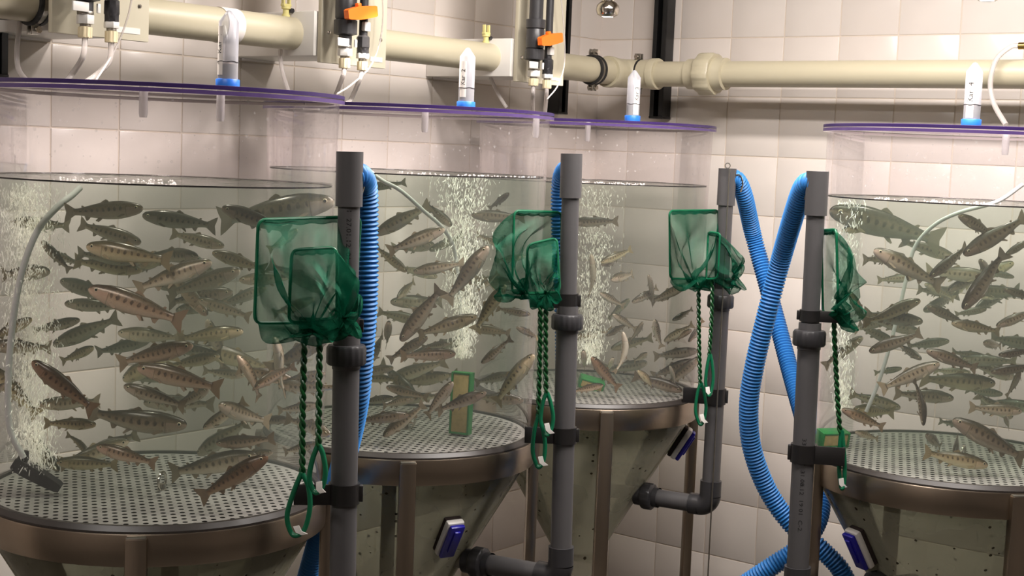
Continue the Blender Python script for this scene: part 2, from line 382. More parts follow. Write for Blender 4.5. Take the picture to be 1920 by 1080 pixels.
# ------------------------------------------------------------------ tanks
ZR, ZG = 1.422, .8025; ZWL = (1.2837, 1.3010, 1.2860, 1.2890)
TC = [Vector((-.5397, 2.2348, 0)), Vector((-.2064, 2.785, 0)), Vector((.1773, 3.3708, 0)), Vector((.84, 2.7139, 0))]
TNAME = ['leftmost tank', 'second tank from the left', 'third tank from the left', 'rightmost tank']
RT, RB = .2665, .2525
def rad(z): return RB + (RT - RB) * (z - ZG) / (ZR - ZG)
ZC0 = ZG - .046; RC0 = .250; CSL = .58; ZC1 = ZC0 - .33
def cone_r(z): return RC0 - CSL * (ZC0 - z)
LEGAZ = math.radians(8)
tanks = []
for i, c in enumerate(TC):
    def q(z): return Vector((c.x, c.y, z))
    t = thing('fish_tank', 'round clear acrylic fish tank with conical bottom, ' + ['leftmost and nearest', 'second from the left', 'third from the left, in the corner', 'rightmost, cut by the frame'][i], 'tank', q(ZC1), 'round fish tanks'); tanks.append(t)
    b = MB(); zt = ZR - .0135
    b.lathe([(rad(ZG), ZG), (rad(zt), zt)], 96, q(0)); b.build('tank_wall', 'acrylic', t)
    b = MB(); b.lathe([(.258, ZR - .013), (.2735, ZR - .013)], 128, q(0), mi=0); b.lathe([(.2735, ZR - .013), (.2735, ZR - .0075)], 128, q(0), mi=1)
    b.lathe([(.2735, ZR - .0075), (.258, ZR - .0075)], 128, q(0), mi=0); b.lathe([(.2728, ZR - .0077), (.2728, ZR - .0128)], 128, q(0), mi=2)
    b.build('top_flange', ['lid', 'purple2', 'edge_mask'], t)
    b = MB(); b.lathe([(RC0, ZC0 + .044), (RC0, ZC0), (cone_r(ZC1), ZC1), (cone_r(ZC1), ZC1 - .05)], 96, q(0)); b.build('cone_bottom', 'cone', t)
    b = MB(); b.lathe([(.247, ZG - .004), (.2585, ZG - .004), (.2590, ZG + .003), (.2540, ZG + .010), (.247, ZG + .010), (.247, ZG - .004)], 128, q(0)); b.build('gasket', 'gasket', t)
    # perforated floor plate with a lifting ring
    b = MB(); n = 96
    b.lathe([(.0005, ZG + .006), (.245, ZG + .006), (.245, ZG + .003), (.0005, ZG + .003)], n, q(0)); g = b.build('perforated_floor', 'grate', t, q(ZG)); g.rotation_euler.z = -math.atan2(c.x, c.y) + (.06, -.22, .1, .05)[i]
    # stand
    st = thing('tank_stand', ['stainless steel ring stand under the leftmost tank', 'stainless steel ring stand under the second tank from the left', 'stainless steel ring stand under the third tank, in the corner', 'stainless steel ring stand under the rightmost tank'][i], 'stand', q(0), 'steel tank stands')
    b = MB(); b.lathe([(.2535, ZG - .046), (.2615, ZG - .046), (.2622, ZG - .044), (.2622, ZG - .002), (.2612, ZG), (.2535, ZG), (.2535, ZG - .046)], 128, q(0)); b.build('ring_band', 'steel', st)
    for k in range(4):
        az = LEGAZ + k * math.pi / 2; d = Vector((math.sin(az), -math.cos(az), 0)); tg = Vector((math.cos(az), math.sin(az), 0))
        b = MB(); b.box(q((ZG - .003) / 2) + d * .2635, (.030, .020, ZG - .003), rot_to(tg, (0, 0, 1)), bev=.0025); b.build('leg', 'steel', st)
        b = MB(); b.box(q(ZG - .0035) + d * .264, (.027, .017, .004), rot_to(tg, (0, 0, 1)), bev=.001); b.build('leg_cap', 'dull', st)
    # lid
    L = thing('clear_cover', 'clear round lid with violet edge on the ' + TNAME[i], 'cover', q(ZR - .006), 'clear tank lids')
    b = MB(); b.lathe([(.0005, ZR - .006), (.2715, ZR - .006)], 128, q(0), mi=0); b.lathe([(.2715, ZR - .006), (.2735, ZR - .0058), (.2735, ZR - .0005), (.2715, ZR)], 128, q(0), mi=1)
    b.lathe([(.2715, ZR), (.0005, ZR)], 128, q(0), mi=0); b.lathe([(.2728, ZR - .0056), (.2728, ZR - .0004)], 128, q(0), mi=2); b.build('disc', ['lid', 'purple', 'edge_mask'], L)
    for (px, py, Y) in {0: [(269, 190, 2.10), (414, 176, 2.2)], 1: [(797, 224, 2.62), (1005, 240, 2.80)], 2: [(1102, 248, 3.2)], 3: [(1886, 264, 2.55)]}[i]:
        p = at_y(px, py, Y); b = MB()
        b.lathe([(.0062, ZR - .006), (.0062, ZR - .040), (.0052, ZR - .046), (.0040, ZR - .046), (.0045, ZR - .006)], 20, (p.x, p.y, 0)); b.build('drop_tube', 'frost', L)
    # water
    b = MB(); ZW = ZWL[i]
    prof = [(.0005, ZC1 + .002), (cone_r(ZC1) - .006, ZC1 + .002), (RC0 - .006, ZC0), (RC0 - .006, ZG), (rad(ZG) - .0055, ZG + .001), (rad(ZW) - .0055, ZW)]
    b.lathe(prof, 96, q(0), mi=0); b.lathe([(rad(ZW) - .0055, ZW), (.0005, ZW)], 96, q(0), mi=1)
    tag(b.build('water', ['water', 'watertop'], None, q(ZC1)), 'faintly green clear water filling the ' + TNAME[i], 'water', 'tank water', 'stuff')
    # meniscus where the surface meets the wall
    b = MB(); b.lathe([(rad(ZW) - .0046, ZW + .0014), (rad(ZW) - .0070, ZW + .0003), (rad(ZW) - .0046, ZW - .0010)], 128, q(0)); b.build('waterline', 'meniscus', t)
# ------------------------------------------------------------------ feeder tubes on the lids
def feeder(px, py, Y, words, strip, i):
    base = at_y(px, py, Y); x, y = base.x, base.y; z = ZR + .0003
    t = thing('feeder_tube', ['conical feeder tube, upside down, wide paper strip, on the leftmost lid', 'conical feeder tube with pale writing on the lid of the second tank', 'conical feeder tube marked with a 3 on the third lid, before the black rail', 'conical feeder tube marked with a 4 on the rightmost lid'][i], 'tube', (x, y, z), 'feeder tubes on the lids')
    b = MB(); b.lathe([(.0005, z), (.0168, z), (.0172, z + .001), (.0172, z + .0135), (.0165, z + .0145), (.0145, z + .0145)], 36, (x, y, 0), ribs=18, ribd=.012, ribr=(2, 3)); b.build('cap', 'blue', t)
    r = .0145
    b = MB(); b.lathe([(r, z + .0146), (r, z + .097), (.0035, z + .1125), (.0005, z + .1135)], 36, (x, y, 0)); b.build('body', 'tubebody', t)
    b = MB(); b.lathe([(.0005, z + .0148), (r - .0008, z + .0148), (r - .0008, z + .036), (.006, z + .0385), (.0005, z + .0375)], 30, (x, y, 0)); b.build('feed', 'feed', t)
    tocam = math.atan2(CAM.y - y, CAM.x - x)
    def wrap(name, m, a0, a1, z0, z1, rr, par):
        b = MB(); n = 12; vs = []; fs = []
        for k in range(n + 1):
            a = tocam + a0 + (a1 - a0) * k / n
            for zz in (z0, z1):
                for rq in (rr, rr + .0002): vs.append((x + rq * math.cos(a), y + rq * math.sin(a), zz))
        for k in range(n):
            o = k * 4; fs += [(o, o + 4, o + 6, o + 2), (o + 1, o + 3, o + 7, o + 5), (o, o + 1, o + 5, o + 4), (o + 2, o + 6, o + 7, o + 3)]
        b.add(vs, fs); return b.build(name, m, par)
    a0, a1, z0, z1 = strip
    s = wrap('paper_label', 'paper', a0, a1, z + z0, z + z1, r + .0002, t)
    b = MB(); n = 40; pts = []
    for k in range(n):
        a = 2 * math.pi * k / n; pts.append((x + (r + .0006) * math.cos(a), y + (r + .0006) * math.sin(a), z + .0395 + .0007 * math.sin(a * 5 + i)))
    b.tube(pts, .0006, 5, closed=True); b.build('marker_line', 'ink', t)
    # handwriting runs up the strip
    for (txt, dz, sz) in words:
        vs, fs = flat_text(txt, sz); b = MB(); am = tocam + (a0 + a1) / 2; rr = r + .0007; out = []
        for v in vs:
            a = am + (-(v.y) + sz * .33) / rr * -1 * -1
            out.append((x + rr * math.cos(a + .0), y + rr * math.sin(a), z + dz + v.x))
        b.add(out, fs, smooth=False); b.build('handwriting', 'ink', s)
feeder(427, 150, 2.15, [('Kar', .050, .013), ('1', .074, .013)], (-1.5, -.55, .020, .090), 0)
feeder(874, 188, 2.74, [('Kar', .044, .012), ('2', .068, .012)], (-.95, -.05, .022, .088), 1)
feeder(1186, 220, 3.24, [('Kar', .046, .0135), ('3', .070, .0135)], (.05, .95, .016, .092), 2)
feeder(1821, 230, 2.60, [('Kar', .044, .0135), ('4', .072, .0135)], (-.75, .15, .016, .088), 3)
# ------------------------------------------------------------------ standpipes
PO = [at_y(654.5, 335, 2.06), at_y(1070, 330, 2.62), at_y(1362.5, 350, 3.22), at_y(1531, 362, 2.55)]
PK = [.94, .956, .97, .957]
SPY = [dict(top=283, col=387, nut0=645, nut1=683, soc=628, clip=(595, 625), clip2=(905, 943), elbow=None),
       dict(top=287, col=371, nut0=588, nut1=617, soc=573, clip=(550, 577), clip2=(800, 830), elbow=1020),
       dict(top=315, col=385, nut0=552, nut1=577, soc=541, clip=(520, 541), clip2=(728, 757), elbow=922),
       dict(top=320, col=404, nut0=618, nut1=648, soc=605, clip=(581, 602), clip2=(832, 866), elbow=1070)]
posts = []
ZD = .585
for i, p in enumerate(PO):
    x, y = p.x, p.y; s = SPY[i]; zf = lambda py: z_at(x, y, py)
    t = thing('standpipe', ['dark grey standpipe with collar, beside the leftmost tank', 'dark grey standpipe between the second and third tanks', 'dark grey standpipe right of the third tank, wire rod along it', 'dark grey standpipe left of the rightmost tank, crossed blue hoses beside it'][i], 'pipe', (x, y, ZD - .04), 'dark grey standpipes'); posts.append(t)
    kk = PK[i]; ze = ZD + .045; rl = .0203 * kk; ru = .0165 * kk
    b = MB(); b.lathe([(.0165 * kk, zf(s['top']) - .004), (.0203 * kk, zf(s['top']) - .001), (.0203 * kk, zf(s['col'])), (.0165 * kk, zf(s['col'])), (.0165 * kk, zf(s['top']) - .004)], 40, (x, y, 0)); b.build('collar', 'pvc', t)
    b = MB(); b.lathe([(ru, zf(s['col']) + .02), (ru, zf(s['soc']) - .01)], 40, (x, y, 0)); b.build('upper_pipe', 'pvc', t)
    b = MB(); b.lathe([(.0165 * kk, zf(s['soc'])), (.0205 * kk, zf(s['soc'])), (.0205 * kk, zf(s['nut0']) - .001), (.012 * kk, zf(s['nut0']) - .001)], 40, (x, y, 0)); b.build('socket', 'pvc', t)
    b = MB(); a, c_ = zf(s['nut0']), zf(s['nut1'])
    b.lathe([(.021 * kk, a), (.0275 * kk, a - .001), (.0298 * kk, a - .005), (.0298 * kk, c_ + .003), (.0280 * kk, c_), (.0195 * kk, c_)], 72, (x, y, 0), ribs=18, ribd=.012, ribr=(2, 3)); b.build('union_nut', 'pvc2', t)
    b = MB(); b.lathe([(.0215 * kk, c_ - .0005), (.0215 * kk, c_ - .006), (rl, c_ - .007), (rl, ze - .02)], 40, (x, y, 0)); b.build('lower_pipe', 'pvc', t)
    # elbow and drain run to the cone
    d = Vector((TC[i].x - x, TC[i].y - y, 0)); dist = d.length; d.normalize()
    b = MB(); b.lathe([(rl, ze + .004), (.0245 * kk, ze + .004), (.0245 * kk, ze - .03)], 40, (x, y, 0))
    arc = []; rb = .024
    for k in range(11):
        th_ = k / 10 * math.pi / 2; arc.append(Vector((x, y, ze - .03)) + Vector((0, 0, -1)) * (rb * math.sin(th_)) + d * (rb * (1 - math.cos(th_))))
    zc = arc[-1].z; b.tube(arc, .0245 * kk, 40, cap=False); b.lathe([(.0245 * kk, 0), (.0245 * kk, .022), (.0205 * kk, .022)], 40, arc[-1], d); b.build('elbow', 'pvc2', t)
    e0 = arc[-1]; rc = cone_r(zc); un = dist - rb - rc - .040
    b = MB(); b.lathe([(rl, .01), (rl, un)], 36, e0, d); b.build('drain_pipe', 'pvc', t)
    b = MB(); b.lathe([(.0235 * kk, un - .014), (.0235 * kk, un - .002)], 36, e0, d); b.lathe([(.022 * kk, un - .002), (.0285 * kk, un), (.031 * kk, un + .003), (.031 * kk, un + .021), (.029 * kk, un + .024), (.024 * kk, un + .024), (.024 * kk, un + .042), (.017, un + .042)], 72, e0, d, ribs=14, ribd=.014, ribr=(2, 3)); b.build('drain_union', 'pvc2', t)
    b = MB(); b.lathe([(.017, un + .03), (.0165 * kk, un + .105), (.014, un + .105), (.014, un + .03)], 30, e0, d); b.build('drain_stub', 'dull', t)
    # black net holders
    sgn = -1 if i < 3 else 1
    fw = Vector((CAM.x - x, CAM.y - y, 0)).normalized(); sd = Vector((-fw.y, fw.x, 0)) * -1
    if sd.x < 0: sd = -sd
    for key, ln in (('clip', .050), ('clip2', .050)):
        z1, z2 = zf(s[key][0]), zf(s[key][1]); zc2 = (z1 + z2) / 2; h = z1 - z2; rr = ru if key == 'clip' else rl
        cl = MB(); cl.lathe([(rr + .0002, -h / 2), (rr + .0035, -h / 2), (rr + .0035, h / 2), (rr + .0002, h / 2), (rr + .0002, -h / 2)], 36, (x, y, zc2), smooth=True)
        R3 = rot_to(sd, (0, 0, 1)); o = Vector((x, y, zc2))
        cl.box(o + sd * sgn * (rr + ln / 2) + fw * (rr * .55), (ln, .004, h), R3, bev=.001)
        cl.box(o + sd * sgn * (rr + ln / 2) - fw * (rr * .2), (ln, .004, h * .8), R3, bev=.001)
        cl.box(o + sd * sgn * (rr + ln) + fw * (rr * .18), (.004, rr * .9, h), R3, bev=.001)
        cl.box(o - sd * sgn * (rr + .004), (.008, .012, h * .8), R3, bev=.001)
        cl.build('net_holder', 'black', t)
    # printed date lettering
    for (txt, py0, sz, pipe_r) in {0: [('1  27.01.12  01', 391, .0098, ru)], 3: [('334 DKT  31.08.12  19 01  C-2.', 818, .0102, rl)]}.get(i, []):
        vs, fs = flat_text(txt, sz); b = MB(); z0 = zf(py0); am = math.atan2(fw.y, fw.x); rr = pipe_r + .0003; out = []
        for v in vs:
            a = am + (v.y - sz * .3) / rr; out.append((x + rr * math.cos(a), y + rr * math.sin(a), z0 - v.x * (1.22 if i == 0 else 1.28)))
        b.add(out, fs, smooth=False); b.build('lettering', 'stamp', t)
# the pipes lean very slightly off plumb
for t, dl, s in zip(posts, (.012, .0165, .0, .008), SPY):
    zt = z_at(t.location.x, t.location.y, s['top']); t.rotation_euler = (0, -dl, 0); t.location.x += dl * (zt - t.location.z)
# ------------------------------------------------------------------ blue corrugated hoses
def hose(pts, label, r=.0185, hook=None):
    P = spline([at_y(px, py, Y) for (px, py, Y) in pts], 14); P = resample(P, .0017)
    t = thing('drain_hose', label, 'hose', P[-1], 'blue corrugated hoses')
    b = MB(); prof = (0, .75, 1, .75)
    b.tube(P, r, 28, rf=lambda k: r - .0036 * (1 - prof[k % 4])); b.build('corrugated_tube', 'hose', t)
    d = (P[1] - P[0]).normalized()
    if hook:
        b = MB(); a = at_y(*hook); c = P[26]; b.tube(spline([a, a.lerp(c, .5) + Vector((.004, -.012, .008)), c + Vector((.004, -.021, 0)), c + Vector((0, -.021, -.018))], 8), .0016, 8); b.build('hook', 'chrome', t)
    return t
hose([(655, 334, 2.06), (674, 330, 2.08), (685, 356, 2.11), (686, 430, 2.12), (686, 540, 2.12), (680, 640, 2.13), (668, 760, 2.16), (640, 880, 2.24), (604, 990, 2.36), (578, 1080, 2.42), (560, 1150, 2.46)], 'blue corrugated hose hanging behind the standpipe of the leftmost tank', hook=(672, 318, 2.07))
hose([(1070, 326, 2.62), (1058, 320, 2.65), (1050, 352, 2.675), (1050, 440, 2.68), (1054, 540, 2.69), (1057, 660, 2.69), (1055, 800, 2.69), (1052, 950, 2.69), (1050, 1100, 2.70)], 'blue corrugated hose half hidden behind the standpipe of the second tank', r=.0165, hook=(1060, 312, 2.62))
hose([(1362, 338, 3.22), (1380, 336, 3.235), (1395, 366, 3.26), (1412, 440, 3.32), (1434, 520, 3.30), (1456, 600, 3.25), (1480, 690, 3.18), (1508, 790, 3.08), (1532, 880, 2.98), (1538, 960, 2.90), (1506, 1020, 2.86), (1450, 1060, 2.86), (1390, 1100, 2.88)], 'blue corrugated hose passing behind the other where the two cross', r=.0196, hook=(1379, 328, 3.21))
hose([(1531, 346, 2.55), (1513, 344, 2.57), (1497, 376, 2.61), (1466, 480, 2.72), (1440, 580, 2.74), (1416, 680, 2.76), (1404, 760, 2.78), (1410, 840, 2.80), (1440, 920, 2.81), (1486, 985, 2.80), (1540, 1030, 2.78), (1580, 1075, 2.77), (1600, 1140, 2.77)], 'blue corrugated hose looping in front where the two cross', r=.0192, hook=(1510, 345, 2.55))
# wire rod hung on the third standpipe
b = MB(); top = at_y(1368, 316, 3.19); lo = Vector((top.x, top.y, .3))
b.tube([lo, Vector((top.x, top.y, 1.0)), top], .0017, 8)
b.tube([top + Vector((-.0045 + .0055 * math.cos(a), 0, .006 + .0055 * math.sin(a))) for a in [2 * math.pi * k / 16 for k in range(16)]], .0011, 6, closed=True)
tag(b.build('wire_rod', 'dull', None, lo), 'thin metal rod with an eye loop hanging along a standpipe', 'rod')
# ------------------------------------------------------------------ hand nets
def net(corners, tip, handle, loop, tagpos, label, seed, droop=.02, tipscale=.3, puff=(0, -.02, 0)):
    rnd = random.Random(seed)
    TL, TR, BR, BL = [at_y(*c) for c in corners]; tipw = at_y(*tip)
    H = [at_y(*h) for h in handle]; Lp = [at_y(*h) for h in loop]
    t = thing('hand_net', label, 'net', Lp[len(Lp) // 2], 'green hand nets')
    # rounded frame
    cs = [TL, TR, BR, BL]; fr = []
    for k in range(4):
        a, c, e = cs[k - 1], cs[k], cs[(k + 1) % 4]; ra = min(.012, (a - c).length * .2); p0 = c + (a - c).normalized() * ra; p1 = c + (e - c).normalized() * ra
        for s in range(6):
            q = s / 5; fr.append(p0 * (1 - q) ** 2 + c * 2 * q * (1 - q) + p1 * q * q)
    dense = []
    for k in range(len(fr)):
        a, c = fr[k], fr[(k + 1) % len(fr)]; n = max(1, int((c - a).length / .008)); dense += [a.lerp(c, j / n) for j in range(n)]
    b = MB(); b.tube(dense, .0023, 8, closed=True); b.build('frame', 'green', t)
    # bag: rings gathered from the frame towards a sagging tip, with folds
    C = (TL + TR + BR + BL) / 4; m = len(dense); K = 22; vs = []; fs = []
    ph = [rnd.uniform(0, 6.28) for _ in range(8)]; pf = Vector(puff)
    nx = (TR - TL).normalized(); nz = (TL - BL).normalized(); ny = nx.cross(nz)
    if ny.y > 0: ny = -ny
    for k in range(K + 1):
        f = k / K; g = f ** 1.25
        for j, P in enumerate(dense):
            a = 2 * math.pi * j / m; E = tipw + (P - C) * tipscale * (1 - .75 * f)
            q = P.lerp(E, g)
            w = math.sin(math.pi * f) ; q = q + pf * w * 1.0 + Vector((0, 0, -droop)) * w
            amp = .0115 * min(1, f * 2.2)
            fold = math.sin(5 * a + ph[0] + 3 * f) * .5 + math.sin(9 * a + ph[1] - 5 * f) * .4 + math.sin(3 * a + ph[2] + 7 * f) * .6 + math.sin(14 * a + ph[4] + 9 * f) * .22
            q = q + ny * fold * amp + (q - tipw).normalized() * (math.sin(7 * a + ph[3] + 6 * f) * amp * .55) + nz * (math.sin(11 * f + 2 * a + ph[5]) * amp * .45)
            vs.append(q)
    for k in range(K):
        for j in range(m):
            j2 = (j + 1) % m; fs.append((k * m + j, k * m + j2, (k + 1) * m + j2, (k + 1) * m + j))
    fs.append(tuple(K * m + j for j in range(m)))
    b = MB(); b.add(vs, fs); b.build('net_bag', 'net', t)
    # hem folded over the top wire
    b = MB(); b.tube([TL.lerp(TR, .06 + .88 * k / 20) + Vector((0, 0, -.004 + .0012 * math.sin(k * 1.3 + ph[0]))) for k in range(21)], .0042, 8); b.build('hem', 'net', t)
    # twisted two-wire handle
    hp = resample(spline(H, 12), .002); b = MB(); L = 0; st = [[], []]
    for k, P in enumerate(hp):
        for s in (0, 1):
            an = k * .002 / .026 * 2 * math.pi + s * math.pi; st[s].append(P + Vector((math.cos(an) * .0024, math.sin(an) * .0024, 0)))
    b.tube(st[0], .0026, 8); b.tube(st[1], .0026, 8); b.build('twisted_handle', 'rope', t)
    lp = spline(Lp, 8); b = MB(); b.tube(lp, .0037, 10); g = b.build('grip_loop', 'green', t)
    a, c = at_y(*tagpos[0]), at_y(*tagpos[1]); b = MB(); d = (c - a); yv = Vector((0, -.0045, 0)); mid = a.lerp(c, .55) + Vector((-.001, -.001, -.001))
    sdv = Vector((.0042, 0, .001)); pts = [a, mid, c + Vector((.003, 0, .001))]; vv = []
    for P in pts: vv += [P + yv - sdv, P + yv + sdv, P + yv * .7 - sdv, P + yv * .7 + sdv]
    ff = []
    for k in range(2):
        o = k * 4; ff += [(o, o + 1, o + 5, o + 4), (o + 2, o + 6, o + 7, o + 3), (o, o + 4, o + 6, o + 2), (o + 1, o + 3, o + 7, o + 5)]
    ff += [(0, 2, 3, 1), (8, 9, 11, 10)]
    b.add(vv, ff, smooth=False); b.build('tag', 'white', t)
    return t
def loop_px(cx, y0, y1, w, Y, lean=0):
    return [(cx, y0, Y), (cx - w * .62, y0 + (y1 - y0) * .3, Y), (cx - w + lean * .6, y0 + (y1 - y0) * .68, Y), (cx - w * .6 + lean, y1 - 6, Y), (cx - w * .1 + lean, y1, Y - .003), (cx + w * .5 + lean, y1 - 14, Y), (cx + w * .78 + lean * .6, y0 + (y1 - y0) * .55, Y), (cx + w * .5, y0 + (y1 - y0) * .22, Y), (cx + 1, y0 + 2, Y)]
a, a2, c = 1.985, 2.085, 2.005
net([(484, 412, a), (676, 406, a2), (664, 604, a2), (477, 606, a)], (582, 614, 1.97), [(572, 606, 2.02), (569, 700, 2.02), (567, 800, 2.02), (567, 890, 2.02)], loop_px(566, 886, 1004, 24, 2.018, -6), [(556, 985, 2.015), (568, 1002, 2.015)], 'larger green net at the leftmost standpipe, handle loop hanging lowest', 1, .012)
net([(547, 468, c), (632, 464, c), (632, 596, c), (541, 606, c)], (646, 600, 1.95), [(600, 600, c), (599, 660, c), (598, 750, c), (597, 836, c)], loop_px(597, 832, 924, 17, c, 0), [(599, 902, c - .002), (602, 924, c - .002)], 'smaller green net bulging over the leftmost standpipe', 2, .010, puff=(.026, -.035, 0), tipscale=.42)
a, a2, c = 2.58, 2.645, 2.56
net([(964, 395, a), (1053, 398, a2), (1052, 548, a2), (960, 550, a)], (980, 545, 2.55), [(1013, 548, 2.585), (1013, 620, 2.585), (1011, 710, 2.585), (1009, 782, 2.585)], loop_px(1010, 778, 876, 13, 2.58, 3), [(1013, 855, 2.575), (1020, 873, 2.575)], 'larger green net at the second standpipe, bag bulging leftward', 3, .006, puff=(-.035, -.01, 0))
net([(989, 459, c), (1044, 446, c), (1050, 548, c), (986, 552, c)], (1022, 548, 2.52), [(1024, 546, c), (1023, 620, c), (1023, 690, c), (1024, 738, c)], loop_px(1025, 734, 816, 13, c, 3), [(1025, 793, c - .002), (1032, 813, c - .002)], 'smaller green net crumpled against the second standpipe', 4, .014, puff=(.004, -.024, 0), tipscale=.5)
a, a2, c = 3.14, 3.245, 3.16
net([(1255, 395, a), (1347, 394, a2), (1344, 524, a2), (1256, 522, a)], (1300, 528, 3.12), [(1310, 520, 3.18), (1310, 580, 3.18), (1311, 650, 3.18), (1313, 722, 3.18)], loop_px(1314, 716, 796, 11, 3.18, 2), [(1315, 776, 3.175), (1321, 793, 3.175)], 'larger green net at the third standpipe', 5, .012)
net([(1328, 434, c), (1350, 438, c - .02), (1346, 522, c - .02), (1324, 524, c)], (1376, 520, 3.11), [(1336, 520, c), (1335, 570, c), (1333, 620, c), (1330, 666, c)], loop_px(1331, 662, 742, 8, c, 0), [(1326, 725, c), (1329, 740, c)], 'smaller green net wrapped over the third standpipe', 6, .016, puff=(.03, -.02, 0), tipscale=.45)
a = 2.54
net([(1540, 432, a + .03), (1568, 430, a - .03), (1572, 584, a - .03), (1543, 588, a + .03)], (1572, 578, 2.50), [(1563, 584, a), (1566, 660, a), (1570, 740, a), (1575, 812, a)], loop_px(1578, 806, 916, 6, a, 2), [(1576, 896, a), (1580, 914, a)], 'single green net, seen edge-on, right of the standpipe of the rightmost tank', 8, .016, puff=(.03, -.015, 0), tipscale=.7)
# ------------------------------------------------------------------ magnetic cleaners on the cones
def cone_hit(ci, px, py):
    d = ray(px, py); c = TC[ci]
    for k in range(2400):
        P = CAM + d * (1.8 + k * .001); r = (Vector((P.x, P.y, 0)) - c).length
        if P.z < ZC0 and r < cone_r(P.z): return P
    d = ray(px, py); return CAM + d * c.y
def cleaner(ci, px, py, label, az=None, z=None):
    c = TC[ci]
    if az is None: P = cone_hit(ci, px, py)
    else: P = Vector((c.x + math.sin(az) * cone_r(z), c.y - math.cos(az) * cone_r(z), z))
    rd = Vector((P.x - c.x, P.y - c.y, 0)).normalized()
    gen = (rd * CSL + Vector((0, 0, 1))).normalized(); nr = (rd - Vector((0, 0, CSL))).normalized(); tg = gen.cross(nr)
    R3 = rot_to(gen, nr)
    t = thing('magnetic_cleaner', label, 'cleaner', P, 'magnetic glass cleaners')
    P = P + nr * .001
    b = MB(); b.box(P + nr * .004, (.078, .034, .008), R3, bev=.002); b.build('felt_pad', 'felt', t)
    b = MB(); b.box(P + nr * .0145, (.080, .036, .013), R3, bev=.004); b.build('body', 'white', t)
    b = MB(); b.box(P + nr * .0255, (.076, .030, .009), R3, bev=.003); b.box(P + nr * .031 + gen * .004, (.05, .012, .006), R3, bev=.002); b.build('grip', 'navy', t)
cleaner(1, 0, 0, 'blue and white magnetic cleaner on the cone of the second tank', math.radians(33), .652)
cleaner(2, 0, 0, 'blue and white magnetic cleaner on the cone of the third tank', math.radians(82), .70)
cleaner(3, 0, 0, 'blue and white magnetic cleaner on the cone of the rightmost tank', math.radians(-64), .66)
# ------------------------------------------------------------------ beige supply pipes
PR = .0315; UP_, VP_ = .19, .15
ZPR = at_v(1500, 134, VP_).z
pl = MB(); ZPL = at_u(850, 105, UP_).z; zp = (ZPR + ZPL) / 2
A0 = room(UP_, 2.6, zp); A1 = room(UP_, VP_ + .085, zp)
t = thing('supply_pipe', 'thick beige supply pipe along the left wall behind the valve boards', 'pipe', A1, 'beige supply pipes')
pl.lathe([(PR, 0), (PR, (A1 - A0).length)], 48, A0, (A1 - A0)); pl.build('pipe', 'beige', t)
B0 = room(UP_ + .085, VP_, zp); B1 = room(2.2, VP_, zp); JC = room(UP_, VP_, zp)
t2 = thing('supply_pipe', 'thick beige supply pipe along the back wall with a large union', 'pipe', B0, 'beige supply pipes')
pr = MB(); pr.lathe([(PR, 0), (PR, (B1 - B0).length)], 48, B0, TU); pr.build('pipe', 'beige', t2)
# corner elbow
el = thing('pipe_elbow', 'beige pipe elbow in the corner between two black clamps', 'pipe fitting', JC)
arc = [A1.lerp(JC, 0)]; rb = .045; e0 = JC + TV * rb; e1 = JC + TU * rb; arc = []
for k in range(13):
    q = k / 12; th_ = q * math.pi / 2; arc.append(JC + TV * rb * (1 - math.sin(th_)) + TU * rb * (1 - math.cos(th_)))
b = MB(); b.tube([A1] + arc + [B0], .0365, 48, cap=False); b.build('bend', 'beige', el)
for (P, d) in ((A1, TV), (B0, TU)):
    b = MB(); b.lathe([(PR, .010), (.0385, .010), (.0395, .008), (.0395, -.010), (.0365, -.012)], 48, P, d); b.build('socket_rim', 'beige', el)
# union on the back-wall pipe
un = at_v(1330, 132, VP_); un = room((un - COR).dot(TU), VP_, zp)
b = MB(); b.lathe([(PR, -.058), (.0375, -.056), (.0385, -.03), (.041, -.025), (.041, -.018)], 48, un, TU); b.build('union_tail', 'beige', t2)
b = MB(); b.lathe([(.038, -.024), (.049, -.024), (.0515, -.02), (.0515, .016), (.049, .02), (.04, .02)], 72, un, TU, ribs=9, ribd=.022, ribr=(1, 4), smooth=False); b.build('union_nut', 'beige', t2)
b = MB(); b.lathe([(.041, .018), (.041, .03), (.0395, .034), (.0395, .048), (PR, .05)], 48, un, TU); b.build('union_tail', 'beige', t2)
# clamps
def clamp(P, d, label, lug=(1, -1)):
    t = thing('pipe_clamp', label, 'clamp', P, 'rubber lined pipe clamps')
    for o in (-.0085, .0085):
        b = MB(); b.lathe([(PR, o - .0035), (PR + .0055, o - .0035), (PR + .0065, o), (PR + .0055, o + .0035), (PR, o + .0035)], 48, P, d); b.build('rubber_lining', 'rubber', t)
    b = MB(); b.lathe([(PR + .001, -.008), (PR + .0042, -.008), (PR + .0042, .008), (PR + .001, .008)], 48, P, d); b.build('band', 'dull', t)
    back = TU if abs(d.dot(TV)) > .9 else TV
    for s in lug:
        for q in (-.006, .006):
            b = MB(); b.box(P + Vector((0, 0, s * (PR + .011))) + back * q, (.018, .0028, .018), rot_to(d, (0, 0, 1)), bev=.001); b.build('lug', 'dull', t)
        b = MB(); b.lathe([(.0005, -.011), (.0062, -.011), (.0062, -.007), (.003, -.007), (.003, .011), (.0055, .011), (.0055, .015), (.0005, .015)], 12, P + Vector((0, 0, s * (PR + .012))), back); b.build('screw', 'chrome', t)
    b = MB(); b.box(P - back * .065, (.03, .07, .05), rot_to(d, (0, 0, 1)), bev=.002); b.build('mount', 'rail', t)
p = at_u(1112, 124, UP_); clamp(room(UP_, (p - COR).dot(TV), zp), TV, 'black rubber-lined clamp left of the corner elbow')
p = at_v(1197, 130, VP_); clamp(room((p - COR).dot(TU), VP_, zp), TU, 'black rubber-lined clamp right of the corner elbow')
